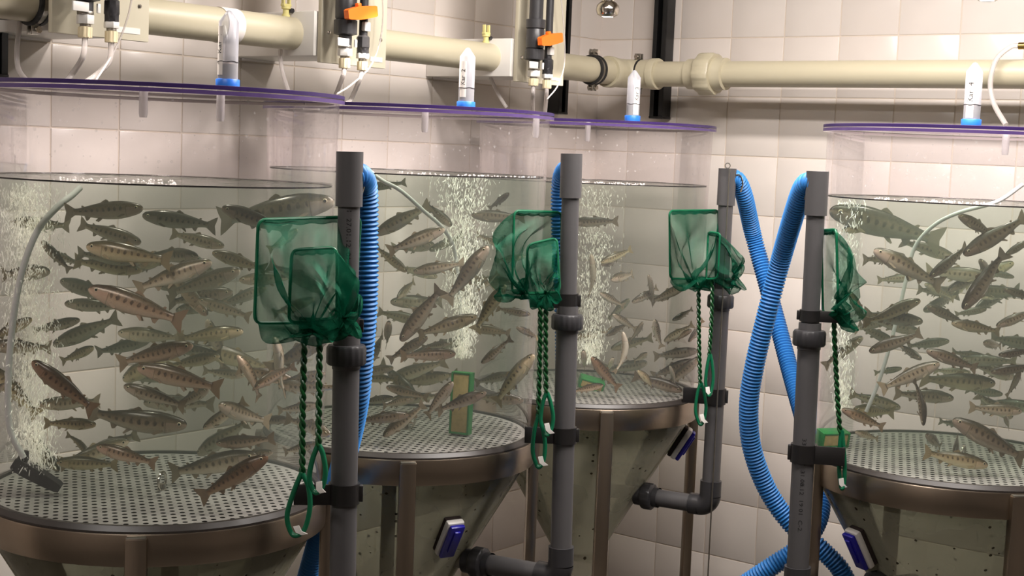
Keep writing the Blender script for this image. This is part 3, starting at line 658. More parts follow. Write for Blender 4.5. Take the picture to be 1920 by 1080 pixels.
p = at_u(64, 10, UP_); clamp(room(UP_, (p - COR).dot(TV), zp), TV, 'black rubber-lined clamp on the pipe at the far left', (-1,))
# black mounting rails
def railobj(P0, out, along, zlo, label):
    t = thing('mounting_rail', label, 'rail', (P0.x, P0.y, zlo), 'black mounting rails')
    R3 = rot_to(along, (0, 0, 1)); h = CEIL - .003 - zlo; cz = zlo + h / 2
    b = MB()
    b.box(Vector((P0.x, P0.y, cz)) + out * .004, (.040, .003, h), R3); b.box(Vector((P0.x, P0.y, cz)) + out * .0225 + along * .0185, (.003, .037, h), R3)
    b.box(Vector((P0.x, P0.y, cz)) + out * .0225 - along * .0185, (.003, .037, h), R3)
    for s in (-1, 1): b.box(Vector((P0.x, P0.y, cz)) + out * .0415 + along * s * .0135, (.012, .003, h), R3)
    b.build('channel', 'rail', t)
    b = MB(); b.box(Vector((P0.x, P0.y, zlo - .003)) + out * .0225, (.043, .041, .006), R3, bev=.001); b.build('end_cap', 'black', t)
p = at_v(1229, 218, .045); railobj(room((p - COR).dot(TU), .002, 0), TV, TU, p.z, 'black mounting rail on the back wall behind the pipe')
p = at_u(1056, 210, .045); railobj(room(.002, (p - COR).dot(TV), 0), TU, TV, p.z, 'black mounting rail on the left wall near the corner')
p = at_u(-4, 138, .045); railobj(room(.002, (p - COR).dot(TV), 0), TU, TV, p.z, 'black mounting rail at the far left edge')
# ------------------------------------------------------------------ valve boards
def nut(parent, c, px_r, ztop, zbot, m, name, n=6, ribs=0):
    b = MB(); r = px_r
    if ribs: b.lathe([(r * .7, ztop), (r, ztop - .0008), (r, zbot + .001), (r * .93, zbot), (r * .4, zbot)], 60, (c.x, c.y, 0), ribs=ribs, ribd=.035, ribr=(1, 2))
    else: b.lathe([(r * .6, ztop), (r * .95, ztop), (r, ztop - .001), (r, zbot + .001), (r * .95, zbot), (r * .5, zbot)], n, (c.x, c.y, 0), smooth=(n > 8))
    return b.build(name, m, parent)
UB = .262       # board face offset from the left wall
def zrel(P, py): return z_at(P.x, P.y, py)
def board(x0, x1, yb0, yb1, label, big, small, extra):
    a = at_u(x0, yb0, UB); c = at_u(x1, yb1, UB); v0, v1 = (a - COR).dot(TV), (c - COR).dot(TV); zb = (a.z + c.z) / 2; h = 1.98 - zb
    t = thing('valve_board', label, 'board', room(UB, (v0 + v1) / 2, zb), 'valve boards')
    R3 = rot_to(TV, (0, 0, 1)); vm = (v0 + v1) / 2
    b = MB(); b.box(room(UB - .005, vm, zb + h / 2), (abs(v0 - v1), .010, h), R3, bev=.0015); b.build('board', 'plate', t)
    b = MB(); b.box(room((UB - .012) / 2, vm + extra.get('sh', .03), zp), (abs(v0 - v1) * .75, UB - .014, .085), R3, bev=.002); b.build('spacer_block', 'white', t)
    for (px, py) in extra['screws']:
        P = at_u(px, py, UB); b = MB(); b.lathe([(.0005, .0022), (.003, .002), (.0042, 0)], 14, P, TU); b.build('screw', 'chrome', t)
    if 'label' in extra:
        P = [at_u(px, py, UB) for px, py in extra['label']]; w = abs((P[0] - P[1]).dot(TV)); hh = abs(P[0].z - P[1].z)
        b = MB(); b.box((P[0] + P[1]) / 2 + TU * .0006, (w, .0008, hh), R3); b.build('paper_label', 'paper', t)
    # large ball valve line
    P = at_u(big['x'], big['y'], UB + .045); c = P
    g = MB(); g.lathe([(.0155, 1.97), (.0155, zrel(P, big['body0']) - .02)], 30, (c.x, c.y, 0)); g.build('valve_pipe', 'pvc2', t)
    z0, z1 = zrel(P, big['body0']), zrel(P, big['body1']); hh = z0 - z1
    g = MB(); g.lathe([(.016, z0), (.0215, z0 - .001), (.0215, z0 - hh * .22), (.0185, z0 - hh * .23), (.0200, z0 - hh * .26), (.0205, z0 - hh * .5), (.0200, z0 - hh * .70), (.0185, z0 - hh * .72), (.0220, z0 - hh * .74), (.0220, z1 + .002), (.015, z1)], 48, (c.x, c.y, 0), ribs=16, ribd=.012, ribr=(7, 9)); vb = g.build('valve_body', 'pvc2', t)
    hx = at_u(big['hx'], big['hy'], UB + .075)
    g = MB(); g.lathe([(.011, -.034), (.011, 0)], 24, hx, TU); g.build('valve_stem', 'pvc2', t)
    hv = big['hang']; dirv = (TV * -math.cos(hv) + Vector((0, 0, 1)) * math.sin(hv))
    g = MB(); R4 = rot_to(dirv, TU)
    pts = [(-.040, .0075), (-.036, .0095), (-.010, .0125), (.012, .0120), (.036, .0105), (.040, .0085)]
    vs = []; fs = []
    for (s_, w_) in pts:
        for zz in (-.006, .006):
            for q in (-1, 1): vs.append(hx + R4 @ Vector((s_, w_ * q, zz)))
    for k in range(len(pts) - 1):
        o = k * 4; fs += [(o, o + 4, o + 5, o + 1), (o + 2, o + 3, o + 7, o + 6), (o, o + 2, o + 6, o + 4), (o + 1, o + 5, o + 7, o + 3)]
    fs += [(0, 1, 3, 2), (20, 22, 23, 21)]; g.add(vs, fs, smooth=False)
    g.box(hx + R4 @ Vector((-.006, .0145, 0)), (.010, .008, .010), R4, bev=.002); g.build('valve_handle', 'orange', t)
    z2 = zrel(P, big['tail'])
    g = MB(); g.lathe([(.0125, z1 + .002), (.0125, z2)], 30, (c.x, c.y, 0)); g.build('valve_tail', 'pvc2', t)
    lz = (zrel(P, big['lab0']) + zrel(P, big['lab1'])) / 2
    g = MB(); g.box(Vector((c.x, c.y, lz)) + TV * .018 + TU * .012, (.030, .004, .015), R3, bev=.001); g.box(Vector((c.x, c.y, lz)) - TV * .016 + TU * .012, (.006, .004, .015), R3, bev=.001); g.build('label_clip', 'white', t)
    nut(t, c, .0130, z2 + .001, z2 - .005, 'dull', 'metal_collar', 30)
    nut(t, c, .0140, z2 - .005, zrel(P, big['nut1']), 'white', 'hex_nut'); nut(t, c, .0085, zrel(P, big['nut1']), zrel(P, big['kn0']), 'dull', 'thread', 24)
    nut(t, c, .0108, zrel(P, big['kn0']), zrel(P, big['kn1']), 'cream', 'knurled_nut', ribs=10)
    e1 = Vector((c.x, c.y, zrel(P, big['kn1'])))
    # slim second line
    P = at_u(small['x'], small['y'], UB + .05); c = P
    g = MB(); g.lathe([(.0085, 1.97), (.0085, zrel(P, small['g0']))], 24, (c.x, c.y, 0)); g.build('slim_pipe', 'pvc2', t)
    z0, z1 = zrel(P, small['g0']), zrel(P, small['g1']); hh = z0 - z1
    g = MB(); g.lathe([(.0085, z0 + .004), (.0125, z0), (.0128, z0 - hh * .62), (.0118, z0 - hh * .66), (.0118, z1)], 8, (c.x, c.y, 0), smooth=False); g.build('coupling', 'pvc2', t)
    nut(t, c, .0125, z1, zrel(P, small['nut1']), 'white', 'hex_nut'); nut(t, c, .008, zrel(P, small['nut1']), zrel(P, small['kn0']), 'dull', 'thread', 24)
    nut(t, c, .0100, zrel(P, small['kn0']), zrel(P, small['kn1']), 'cream', 'knurled_nut', ribs=10)
    g = MB(); g.box(Vector((c.x, c.y, zrel(P, small['g0']) + .02)) + TU * .004, (.016, .016, .018), R3, bev=.002); g.build('pipe_clip', 'white', t)
    return t, e1, Vector((c.x, c.y, zrel(P, small['kn1'])))
bd1 = board(97, 279, 61, 79, 'beige valve board at the far left, above the leftmost tank',
    dict(x=160, y=25, body0=-95, body1=2, hx=190, hy=-40, hang=.2, tail=22, lab0=7, lab1=22, nut1=45, kn0=50, kn1=71),
    dict(x=209, y=50, g0=2, g1=41, nut1=53, kn0=58, kn1=80), dict(sh=-.02, screws=[(262, 12)], label=[(218, 49), (262, 65)]))
bd2 = board(601, 723, 117, 129, 'beige valve board in the middle with an orange handle, behind the second tank',
    dict(x=648, y=50, body0=-40, body1=66, hx=677, hy=24, hang=.17, tail=86, lab0=74, lab1=87, nut1=105, kn0=109, kn1=128),
    dict(x=680, y=100, g0=70, g1=100, nut1=110, kn0=115, kn1=132), dict(screws=[(617, 61), (714, 75)], label=[(694, 106), (716, 117)]))
bd3 = board(968, 1056, 152, 162, 'beige valve board near the corner with an orange handle',
    dict(x=1004, y=60, body0=36, body1=113, hx=1032, hy=74, hang=.2, tail=128, lab0=118, lab1=128, nut1=144, kn0=147, kn1=161),
    dict(x=1027, y=120, g0=113, g1=139, nut1=147, kn0=150, kn1=166), dict(screws=[(978, 108)], label=[(1034, 145), (1049, 152)]))
# ------------------------------------------------------------------ clear tubing
def tubing(pts, r, label, m='tubing', group='clear tubes'):
    P = spline(pts, 12); b = MB(); b.tube(P, r, 12)
    return tag(b.build('clear_tube' if m == 'tubing' else 'air_line', m, None, P[-1]), label, 'tube', group)
lidz = ZR + .0005
def onlid(px, i, Y): p = at_y(px, 150, Y); return Vector((p.x, p.y, lidz))
_, e1, e2 = bd1
tubing([e1, e1 + Vector((-.002, -.004, -.03)), onlid(134, 0, 2.36) + Vector((0, 0, .02)), onlid(116, 0, 2.33)], .0046, 'clear tube from the first nut of the far-left valve board')
tubing([e2, e2 + Vector((-.002, -.004, -.03)), onlid(178, 0, 2.36) + Vector((0, 0, .02)), onlid(146, 0, 2.33)], .0046, 'clear tube from the second nut of the far-left valve board')
_, e1, e2 = bd2
tubing([e1, e1 + Vector((-.002, -.01, -.018)), onlid(626, 1, 2.86) + Vector((0, 0, .012)), onlid(610, 1, 2.80)], .0046, 'clear tube from the first nut of the middle valve board')
tubing([e2, e2 + Vector((-.004, -.01, -.02)), onlid(658, 1, 2.86) + Vector((0, 0, .012)), onlid(644, 1, 2.80)], .0046, 'clear tube from the second nut of the middle valve board')
_, e1, e2 = bd3
tubing([e1, e1 + Vector((0, -.004, -.02)), onlid(1001, 2, 3.38) + Vector((0, 0, .01)), onlid(1001, 2, 3.34)], .0046, 'clear tube from the first nut of the valve board by the corner')
tubing([e2, e2 + Vector((0, -.004, -.012)), onlid(1024, 2, 3.38) + Vector((0, 0, .012)), onlid(1022, 2, 3.34)], .0046, 'clear tube from the second nut of the valve board by the corner')
for (pts, lab) in [([(250, -20, .30), (240, 30, .30), (222, 80, .30), (205, 112, .32), (180, 150, .36)], 'thin clear line crossing the far-left valve board'),
                   ([(716, -20, .29), (718, 30, .29), (712, 80, .29), (694, 125, .30), (660, 158, .33), (632, 176, .36)], 'thin clear line crossing the middle valve board'),
                   ([(1050, -20, .29), (1058, 60, .29), (1058, 120, .29), (1046, 160, .30), (1026, 186, .32)], 'thin clear line crossing the board by the corner')]:
    tubing([at_u(*q) for q in pts], .0016, lab)
# drop lines below the taps
for (pts, lab) in [([(38, 40, .17), (32, 90, .17), (35, 130, .18), (56, 158, .22)], 'clear tube dropping from the pipe at the far left'),
                   ([(527, 84, .17), (526, 110, .17), (531, 140, .18), (541, 172, .20)], 'clear tube dropping from the pipe beside the middle board'),
                   ([(915, 128, .17), (922, 150, .17), (934, 176, .18), (950, 202, .20)], 'clear tube dropping from the pipe left of the corner board')]:
    tubing([at_u(*q) for q in pts], .0042, lab)
# ------------------------------------------------------------------ yellow taps on the pipe
for (px, py, lab) in [(536, 27, 'small pale yellow tap on the pipe left of the middle valve board'), (911, 78, 'small pale yellow tap on the pipe left of the corner valve board')]:
    p = at_u(px, py, UP_); P = room(UP_, (p - COR).dot(TV), zp + PR - .001)
    t = thing('air_tap', lab, 'tap', P, 'pale yellow air taps'); R3 = rot_to(TV, (0, 0, 1))
    b = MB(); b.lathe([(.0005, 0), (.008, 0), (.008, .004), (.006, .005), (.006, .014), (.009, .015), (.009, .020), (.0005, .020)], 20, P); b.build('body', 'yellow', t)
    for s in (-1, 1):
        b = MB(); b.box(P + Vector((0, 0, .031)) + TV * s * .0075, (.004, .008, .020), R3, bev=.001); b.build('lever_arm', 'yellow', t)
    b = MB(); b.box(P + Vector((0, 0, .022)), (.020, .010, .005), R3, bev=.001); b.build('lever', 'yellow', t)
    b = MB(); b.lathe([(.0005, 0), (.0048, .001), (.0048, .012), (.003, .014), (.0005, .014)], 16, P + Vector((0, 0, .013)) - TV * .006, -TV); b.build('nozzle', 'pvc2', t)
# white identification band round the left pipe
p = at_u(424, 30, UP_); b = MB(); b.lathe([(PR + .0002, -.020), (PR + .0014, -.020), (PR + .0014, .020), (PR + .0002, .020)], 48, room(UP_, (p - COR).dot(TV), zp), TV)
tag(b.build('pipe_label', 'paper', None, room(UP_, (p - COR).dot(TV), zp)), 'white paper band wrapped around the left pipe behind a feeder tube', 'label')
# outlet with tubing at the right edge
p0 = at_v(1912, 86, .19); b = MB(); b.lathe([(.0005, -.002), (.0075, -.002), (.0075, .010), (.009, .011), (.009, .05), (.0005, .05)], 16, p0, TU)
tag(b.build('hose_nozzle', 'brass', None, p0), 'brass nozzle feeding a clear tube at the right edge', 'nozzle')
tubing([p0, at_v(1895, 88, .19), at_v(1868, 112, .20), at_v(1857, 155, .22), at_v(1864, 195, .25), at_v(1886, 236, .28) + Vector((0, 0, .002))], .0055, 'clear tube arching down to the rightmost lid')
# ------------------------------------------------------------------ spot lamps
ZL = 1.682
for k, P in enumerate([at_y(1139, 32, 3.37), at_y(1851, 2, 2.72), Vector((TC[0].x, TC[0].y, ZL)), Vector((TC[1].x, TC[1].y, ZL))]):
    t = thing('spot_lamp', ['silver eyeball spot lamp hanging above the corner', 'silver eyeball spot lamp at the top edge, above the rightmost tank', 'silver eyeball spot lamp out of view above the leftmost tank', 'silver eyeball spot lamp out of view above the second tank'][k], 'lamp', P, 'silver spot lamps')
    b = MB(); b.lathe([(.0145, 0), (.0235, .005), (.0268, .015), (.0250, .026), (.018, .033), (.0145, .035), (.0145, .048), (.0125, .05), (.0125, .075), (.0005, .076)], 40, P); b.build('housing', 'chrome', t)
    b = MB(); b.lathe([(.0005, .0015), (.0143, .0010)], 30, P); b.build('bulb', 'bulb', t)
    b = MB(); b.lathe([(.005, .07), (.005, CEIL - P.z - .002)], 14, P); b.build('stem', 'dull', t)
    l = bpy.data.lights.new('spot_light', 'SPOT'); l.energy = (9, 9, 9, 9)[k]; l.color = (1, .90, .80); l.spot_size = math.radians(96); l.spot_blend = .5; l.shadow_soft_size = .014
    o = bpy.data.objects.new('spot_light', l); COL.objects.link(o); o.location = P - Vector((0, 0, .004))
# ------------------------------------------------------------------ things inside the tanks
def inside(i, px, py, frac, rr=None):
    """point on the pixel's ray inside tank i, frac of the way from the near wall to the far wall"""
    d = ray(px, py); c = TC[i]; rr = rr or .238; ox, oy = CAM.x - c.x, CAM.y - c.y
    A = d.x ** 2 + d.y ** 2; B = 2 * (ox * d.x + oy * d.y); C_ = ox * ox + oy * oy - rr * rr; D = B * B - 4 * A * C_
    if D <= 0: return CAM + d * (-B / (2 * A))
    t0 = (-B - math.sqrt(D)) / (2 * A); t1 = (-B + math.sqrt(D)) / (2 * A); return CAM + d * (t0 + (t1 - t0) * frac)
def pts_in(i, L): return [inside(i, *q) for q in L]
tubing(pts_in(0, [(150, 352, .47), (134, 367, .44), (110, 386, .40), (72, 430, .36), (44, 500, .33), (26, 590, .32), (16, 700, .32), (18, 800, .34), (44, 858, .38)]), .0048, 'white air line curving down through the leftmost tank', 'airline')
tubing(pts_in(1, [(690, 318, .22), (716, 338, .16), (752, 358, .14), (795, 396, .2), (830, 428, .3), (852, 470, .45), (862, 560, .5), (866, 640, .5)]), .0036, 'white air line arching into the second tank', 'airline')
tubing(pts_in(3, [(1918, 346, .30), (1870, 378, .30), (1800, 398, .32), (1752, 422, .36), (1716, 462, .40), (1700, 520, .42), (1686, 580, .42), (1668, 650, .42), (1648, 715, .42), (1624, 772, .42)]), .0036, 'white air line curving down through the rightmost tank', 'airline')
# air stone
P0 = inside(0, 26, 866, .40); P1 = inside(0, 114, 892, .40); P0.z = max(P0.z, ZG + .022); P1.z = ZG + .017
R3 = rot_to(P1 - P0, (0, 0, 1)); b = MB(); n = 10; vs = []; fs = []
L_ = (P1 - P0).length
for (s_, h_) in ((0, .014), (.06, .019), (.3, .020), (.7, .017), (.94, .013), (1, .009)):
    for (yy, zz) in ((-.013, -.5), (.013, -.5), (.013, .5), (-.013, .5)): vs.append(P0 + R3 @ Vector((L_ * s_, yy, zz * h_)))
for k in range(5):
    for j in range(4): fs.append((k * 4 + j, k * 4 + (j + 1) % 4, k * 4 + 4 + (j + 1) % 4, k * 4 + 4 + j))
fs += [(0, 1, 2, 3), (20, 23, 22, 21)]; b.add(vs, fs, smooth=False)
b.lathe([(.0005, .006), (.007, .006), (.006, .022), (.0005, .022)], 14, P0 + R3 @ Vector((L_ * .2, 0, .003)))
tag(b.build('air_stone', 'stone', None, P0), 'dark wedge-shaped air diffuser on the floor of the leftmost tank', 'air stone')
# lifting rings
for (i, px, py, r, az, fl) in [(0, 304, 893, .014, 80, .45), (1, 762, 792, .0165, 15, .48), (3, 1808, 828, .012, 60, .5)]:
    P = inside(i, px, py, fl); P.z = ZG + .006 + r; A_ = math.radians(az); dv = Vector((math.cos(A_), math.sin(A_), 0)); b = MB()
    b.tube([P + dv * (r * math.cos(2 * math.pi * k / 28)) + Vector((0, 0, r * math.sin(2 * math.pi * k / 28))) for k in range(28)], .0022, 8, closed=True)
    b.lathe([(.0005, .010), (.005, .010), (.007, .003), (.007, .0), (.0005, 0)], 16, (P.x, P.y, ZG + .006))
    gr = tanks[i]; b.build('lifting_ring', 'chrome', gr)
# green framed sponge filters
def sponge(i, P, xa, za, size, label):
    R3 = rot_to(xa, za); w, d, h = size; t = thing('sponge_block', label, 'sponge', P, 'green framed sponge blocks')
    b = MB(); b.box(P, (w, d * .94, h), R3, bev=.002); b.build('sponge', 'sponge', t)
    for (ox, oz, sx, sz) in ((-w / 2 - .002, 0, .004, h + .008), (w / 2 + .002, 0, .004, h + .008), (0, h / 2 + .002, w, .004), (0, -h / 2 - .002, w, .004)):
        b = MB(); b.box(P + R3 @ Vector((ox, 0, oz)), (sx, d, sz), R3, bev=.001); b.build('frame_bar', 'frame_green', t)
P = inside(1, 866, 745, .38); P.z = ZG + .0062 + .062
sponge(1, P, (math.cos(.35), -math.sin(.35), .0), (.10, 0, 1), (.032, .020, .110), 'tan sponge in a green frame standing in the second tank')
P = inside(2, 1108, 735, .42); P.z = ZG + .022; sponge(2, P, (.97, .1, -.25), (0, -.3, 1), (.05, .03, .016), 'green framed sponge lying in the third tank')
P = inside(3, 1563, 790, .5); P.z = ZG + .025; sponge(3, P, (.95, .3, .0), (0, -.2, 1), (.05, .03, .022), 'green framed sponge lying in the rightmost tank')
# bubble columns, plus white specks for surface glints
GLINTS = [(100, 330), (740, 1010), (1085, 1210), (1640, 1880)]; SURF = [331, 321, 343, 372]
def bubbles(i, path, n, label, seed):
    rnd = random.Random(seed); bm = bmesh.new(); bmesh.ops.create_icosphere(bm, subdivisions=1, radius=1)
    base = [v.co.copy() for v in bm.verts]; bf = [[v.index for v in f.verts] for f in bm.faces]; bm.free(); b = MB()
    ZW = ZWL[i]
    for _ in range(n):
        t = rnd.random() ** .85 * (len(path) - 1); k = min(int(t), len(path) - 2); q = t - k
        x, y, w, fr = [path[k][j] * (1 - q) + path[k + 1][j] * q for j in range(4)]
        g = max(-1.6, min(1.6, rnd.gauss(0, .62))); P = inside(i, x + g * w, y, fr); P.y += max(-1.8, min(1.8, rnd.gauss(0, .7))) * w / 2746 * P.y
        dc = Vector((P.x - TC[i].x, P.y - TC[i].y, 0))
        if dc.length > .238: dc *= .238 / dc.length; P.x, P.y = TC[i].x + dc.x, TC[i].y + dc.y
        if P.z > ZW - .006: P.z = ZW - .006 - rnd.random() * .02
        r = rnd.uniform(.0009, .0019) * (.85 if i == 0 else 1.05); M3 = Matrix.Rotation(rnd.gauss(0, .35), 3, 'Y') @ Matrix.Rotation(rnd.gauss(0, .5), 3, 'X')
        S3 = Vector((r * .55, r * .55, r * rnd.uniform(1.5, 4.2)))
        b.add([P + M3 @ Vector((v.x * S3.x, v.y * S3.y, v.z * S3.z)) for v in base], bf)
    for _ in range(70):  # white specks laid on the surface to stand in for sparkles of light
        fx0, fx1 = GLINTS[i]; P = inside(i, rnd.uniform(fx0, fx1), SURF[i], rnd.uniform(.02, .5)); P.z = ZW + .0004; r = rnd.uniform(.0006, .0016)
        b.add([P + Vector((v.x * r * 1.4, v.y * r * 1.4, v.z * r)) for v in base], bf)
    return tag(b.build('bubble_column', 'bubble', None, inside(i, path[-1][0], path[-1][1], .5)), label, 'bubbles', 'bubble columns', 'stuff')
bubbles(0, [(48, 345, 44, .5), (52, 450, 42, .5), (58, 600, 38, .5), (62, 750, 34, .48), (66, 880, 26, .45)], 6500, 'rising column of air bubbles in the leftmost tank', 1)
bubbles(1, [(866, 325, 52, .5), (868, 420, 38, .5), (872, 520, 28, .5), (872, 600, 22, .5), (866, 670, 14, .5)], 3000, 'rising column of air bubbles in the second tank', 2)
bubbles(2, [(1118, 350, 34, .5), (1116, 450, 32, .5), (1114, 550, 28, .5), (1108, 640, 24, .5), (1104, 680, 16, .5)], 2600, 'rising column of air bubbles in the third tank', 3)
bubbles(3, [(1590, 372, 26, .5), (1582, 450, 22, .5), (1578, 560, 20, .5), (1578, 680, 18, .5), (1578, 770, 14, .5)], 2000, 'rising column of air bubbles at the left side of the rightmost tank', 4)
# ------------------------------------------------------------------ fish
def fish_mats():
    m, nt, out = newmat('trout_skin')
    uv = nd(nt, 'UVMap'); uv.uv_map = 'fishuv'; sx = nd(nt, 'SeparateXYZ', i_0=uv.outputs[0]); u, v = sx.outputs[0], sx.outputs[1]
    oi = nd(nt, 'ObjectInfo'); rnd_ = oi.outputs['Random']
    cv = nd(nt, 'CombineXYZ', i_0=u, i_1=mth(nt, 'MULTIPLY', v, .22), i_2=mth(nt, 'MULTIPLY', rnd_, 9.0))
    ns = nd(nt, 'TexNoise', i_Vector=cv.outputs[0], i_Scale=26.0, i_Detail=4.0)
    vv = mth(nt, 'ADD', v, mth(nt, 'MULTIPLY', mth(nt, 'SUBTRACT', ns.outputs[0], .5), .22))
    rp = nd(nt, 'ValToRGB', i_0=vv); e = rp.color_ramp.elements
    e[0].position = .10; e[0].color = lin((214, 206, 184)); e[1].position = .93; e[1].color = lin((66, 60, 48))
    for p, c in ((.30, (196, 182, 156)), (.50, (164, 146, 120)), (.68, (124, 110, 86)), (.80, (88, 80, 62))):
        q = e.new(p); q.color = lin(c)
    col = rp.outputs[0]
    # row of dark parr marks along the flank
    ph = mth(nt, 'ADD', mth(nt, 'MULTIPLY', mth(nt, 'ADD', u, mth(nt, 'MULTIPLY', rnd_, .07)), 13.5), mth(nt, 'MULTIPLY', ns.outputs[0], .5))
    du = mth(nt, 'DIVIDE', mth(nt, 'SUBTRACT', mth(nt, 'FRACT', ph), .5), .24)
    dv = mth(nt, 'DIVIDE', mth(nt, 'SUBTRACT', v, .54), .13)
    d2 = mth(nt, 'ADD', mth(nt, 'MULTIPLY', du, du), mth(nt, 'MULTIPLY', dv, dv))
    mk = nd(nt, 'MapRange', interpolation_type='SMOOTHSTEP'); nt.links.new(d2, mk.inputs[0]); mk.inputs[1].default_value = 1.3; mk.inputs[2].default_value = .4
    rng = mth(nt, 'MULTIPLY', mth(nt, 'GREATER_THAN', u, .22), mth(nt, 'LESS_THAN', u, .84))
    mark = mth(nt, 'MULTIPLY', mth(nt, 'MULTIPLY', mk.outputs[0], rng), mth(nt, 'ADD', .35, mth(nt, 'MULTIPLY', ns.outputs[0], .8)))
    col = mixc(nt, mark, col, lin((62, 50, 40)))
    vo = nd(nt, 'TexVoronoi', i_Vector=cv.outputs[0], i_Scale=38.0)
    spk = mth(nt, 'MULTIPLY', mth(nt, 'LESS_THAN', vo.outputs[0], .26), mth(nt, 'GREATER_THAN', v, .66))
    col = mixc(nt, mth(nt, 'MULTIPLY', spk, .6), col, lin((44, 38, 30)))
    # gill cover edge
    ga = mth(nt, 'SUBTRACT', u, .205); gl_ = mth(nt, 'MULTIPLY', mth(nt, 'LESS_THAN', mth(nt, 'ABSOLUTE', ga), .006), mth(nt, 'LESS_THAN', v, .68))
    hd = mth(nt, 'MULTIPLY', mth(nt, 'LESS_THAN', u, .2), mth(nt, 'LESS_THAN', v, .62)); col = mixc(nt, mth(nt, 'MULTIPLY', hd, .4), col, lin((206, 182, 164)))
    col = mixc(nt, mth(nt, 'MULTIPLY', gl_, .3), col, lin((70, 52, 44)))
    col = mixc(nt, 1.0, col, oi.outputs['Color'], 'MULTIPLY')
    b = nd(nt, 'BsdfPrincipled', i_Base_Color=col, i_Roughness=.26, i_Metallic=.12)
    nt.links.new(b.outputs[0], out.inputs[0])
    f, nt, out = newmat('trout_fin'); oi = nd(nt, 'ObjectInfo')
    col = mixc(nt, 1.0, lin((150, 134, 108)), oi.outputs['Color'], 'MULTIPLY')
    df = nd(nt, 'BsdfPrincipled', i_Base_Color=col, i_Roughness=.5); tr = nd(nt, 'BsdfTransparent', i_Color=(.95, .93, .85, 1))
    s = nd(nt, 'MixShader', i_0=.72, i_1=tr.outputs[0], i_2=df.outputs[0]); nt.links.new(s.outputs[0], out.inputs[0])
    return m, f
MT['skin'], MT['fin'] = fish_mats()
MT['iris'] = pbr('trout_iris', (226, 214, 178), .2, 0, var=.1); MT['pupil'] = pbr('trout_pupil', (10, 10, 10), .1, var=0)
HP = [(0, .014), (.010, .030), (.032, .047), (.07, .063), (.12, .075), (.19, .092), (.28, .104), (.38, .107), (.48, .101), (.58, .088), (.67, .071), (.75, .054), (.81, .043), (.855, .039), (.88, .041)]
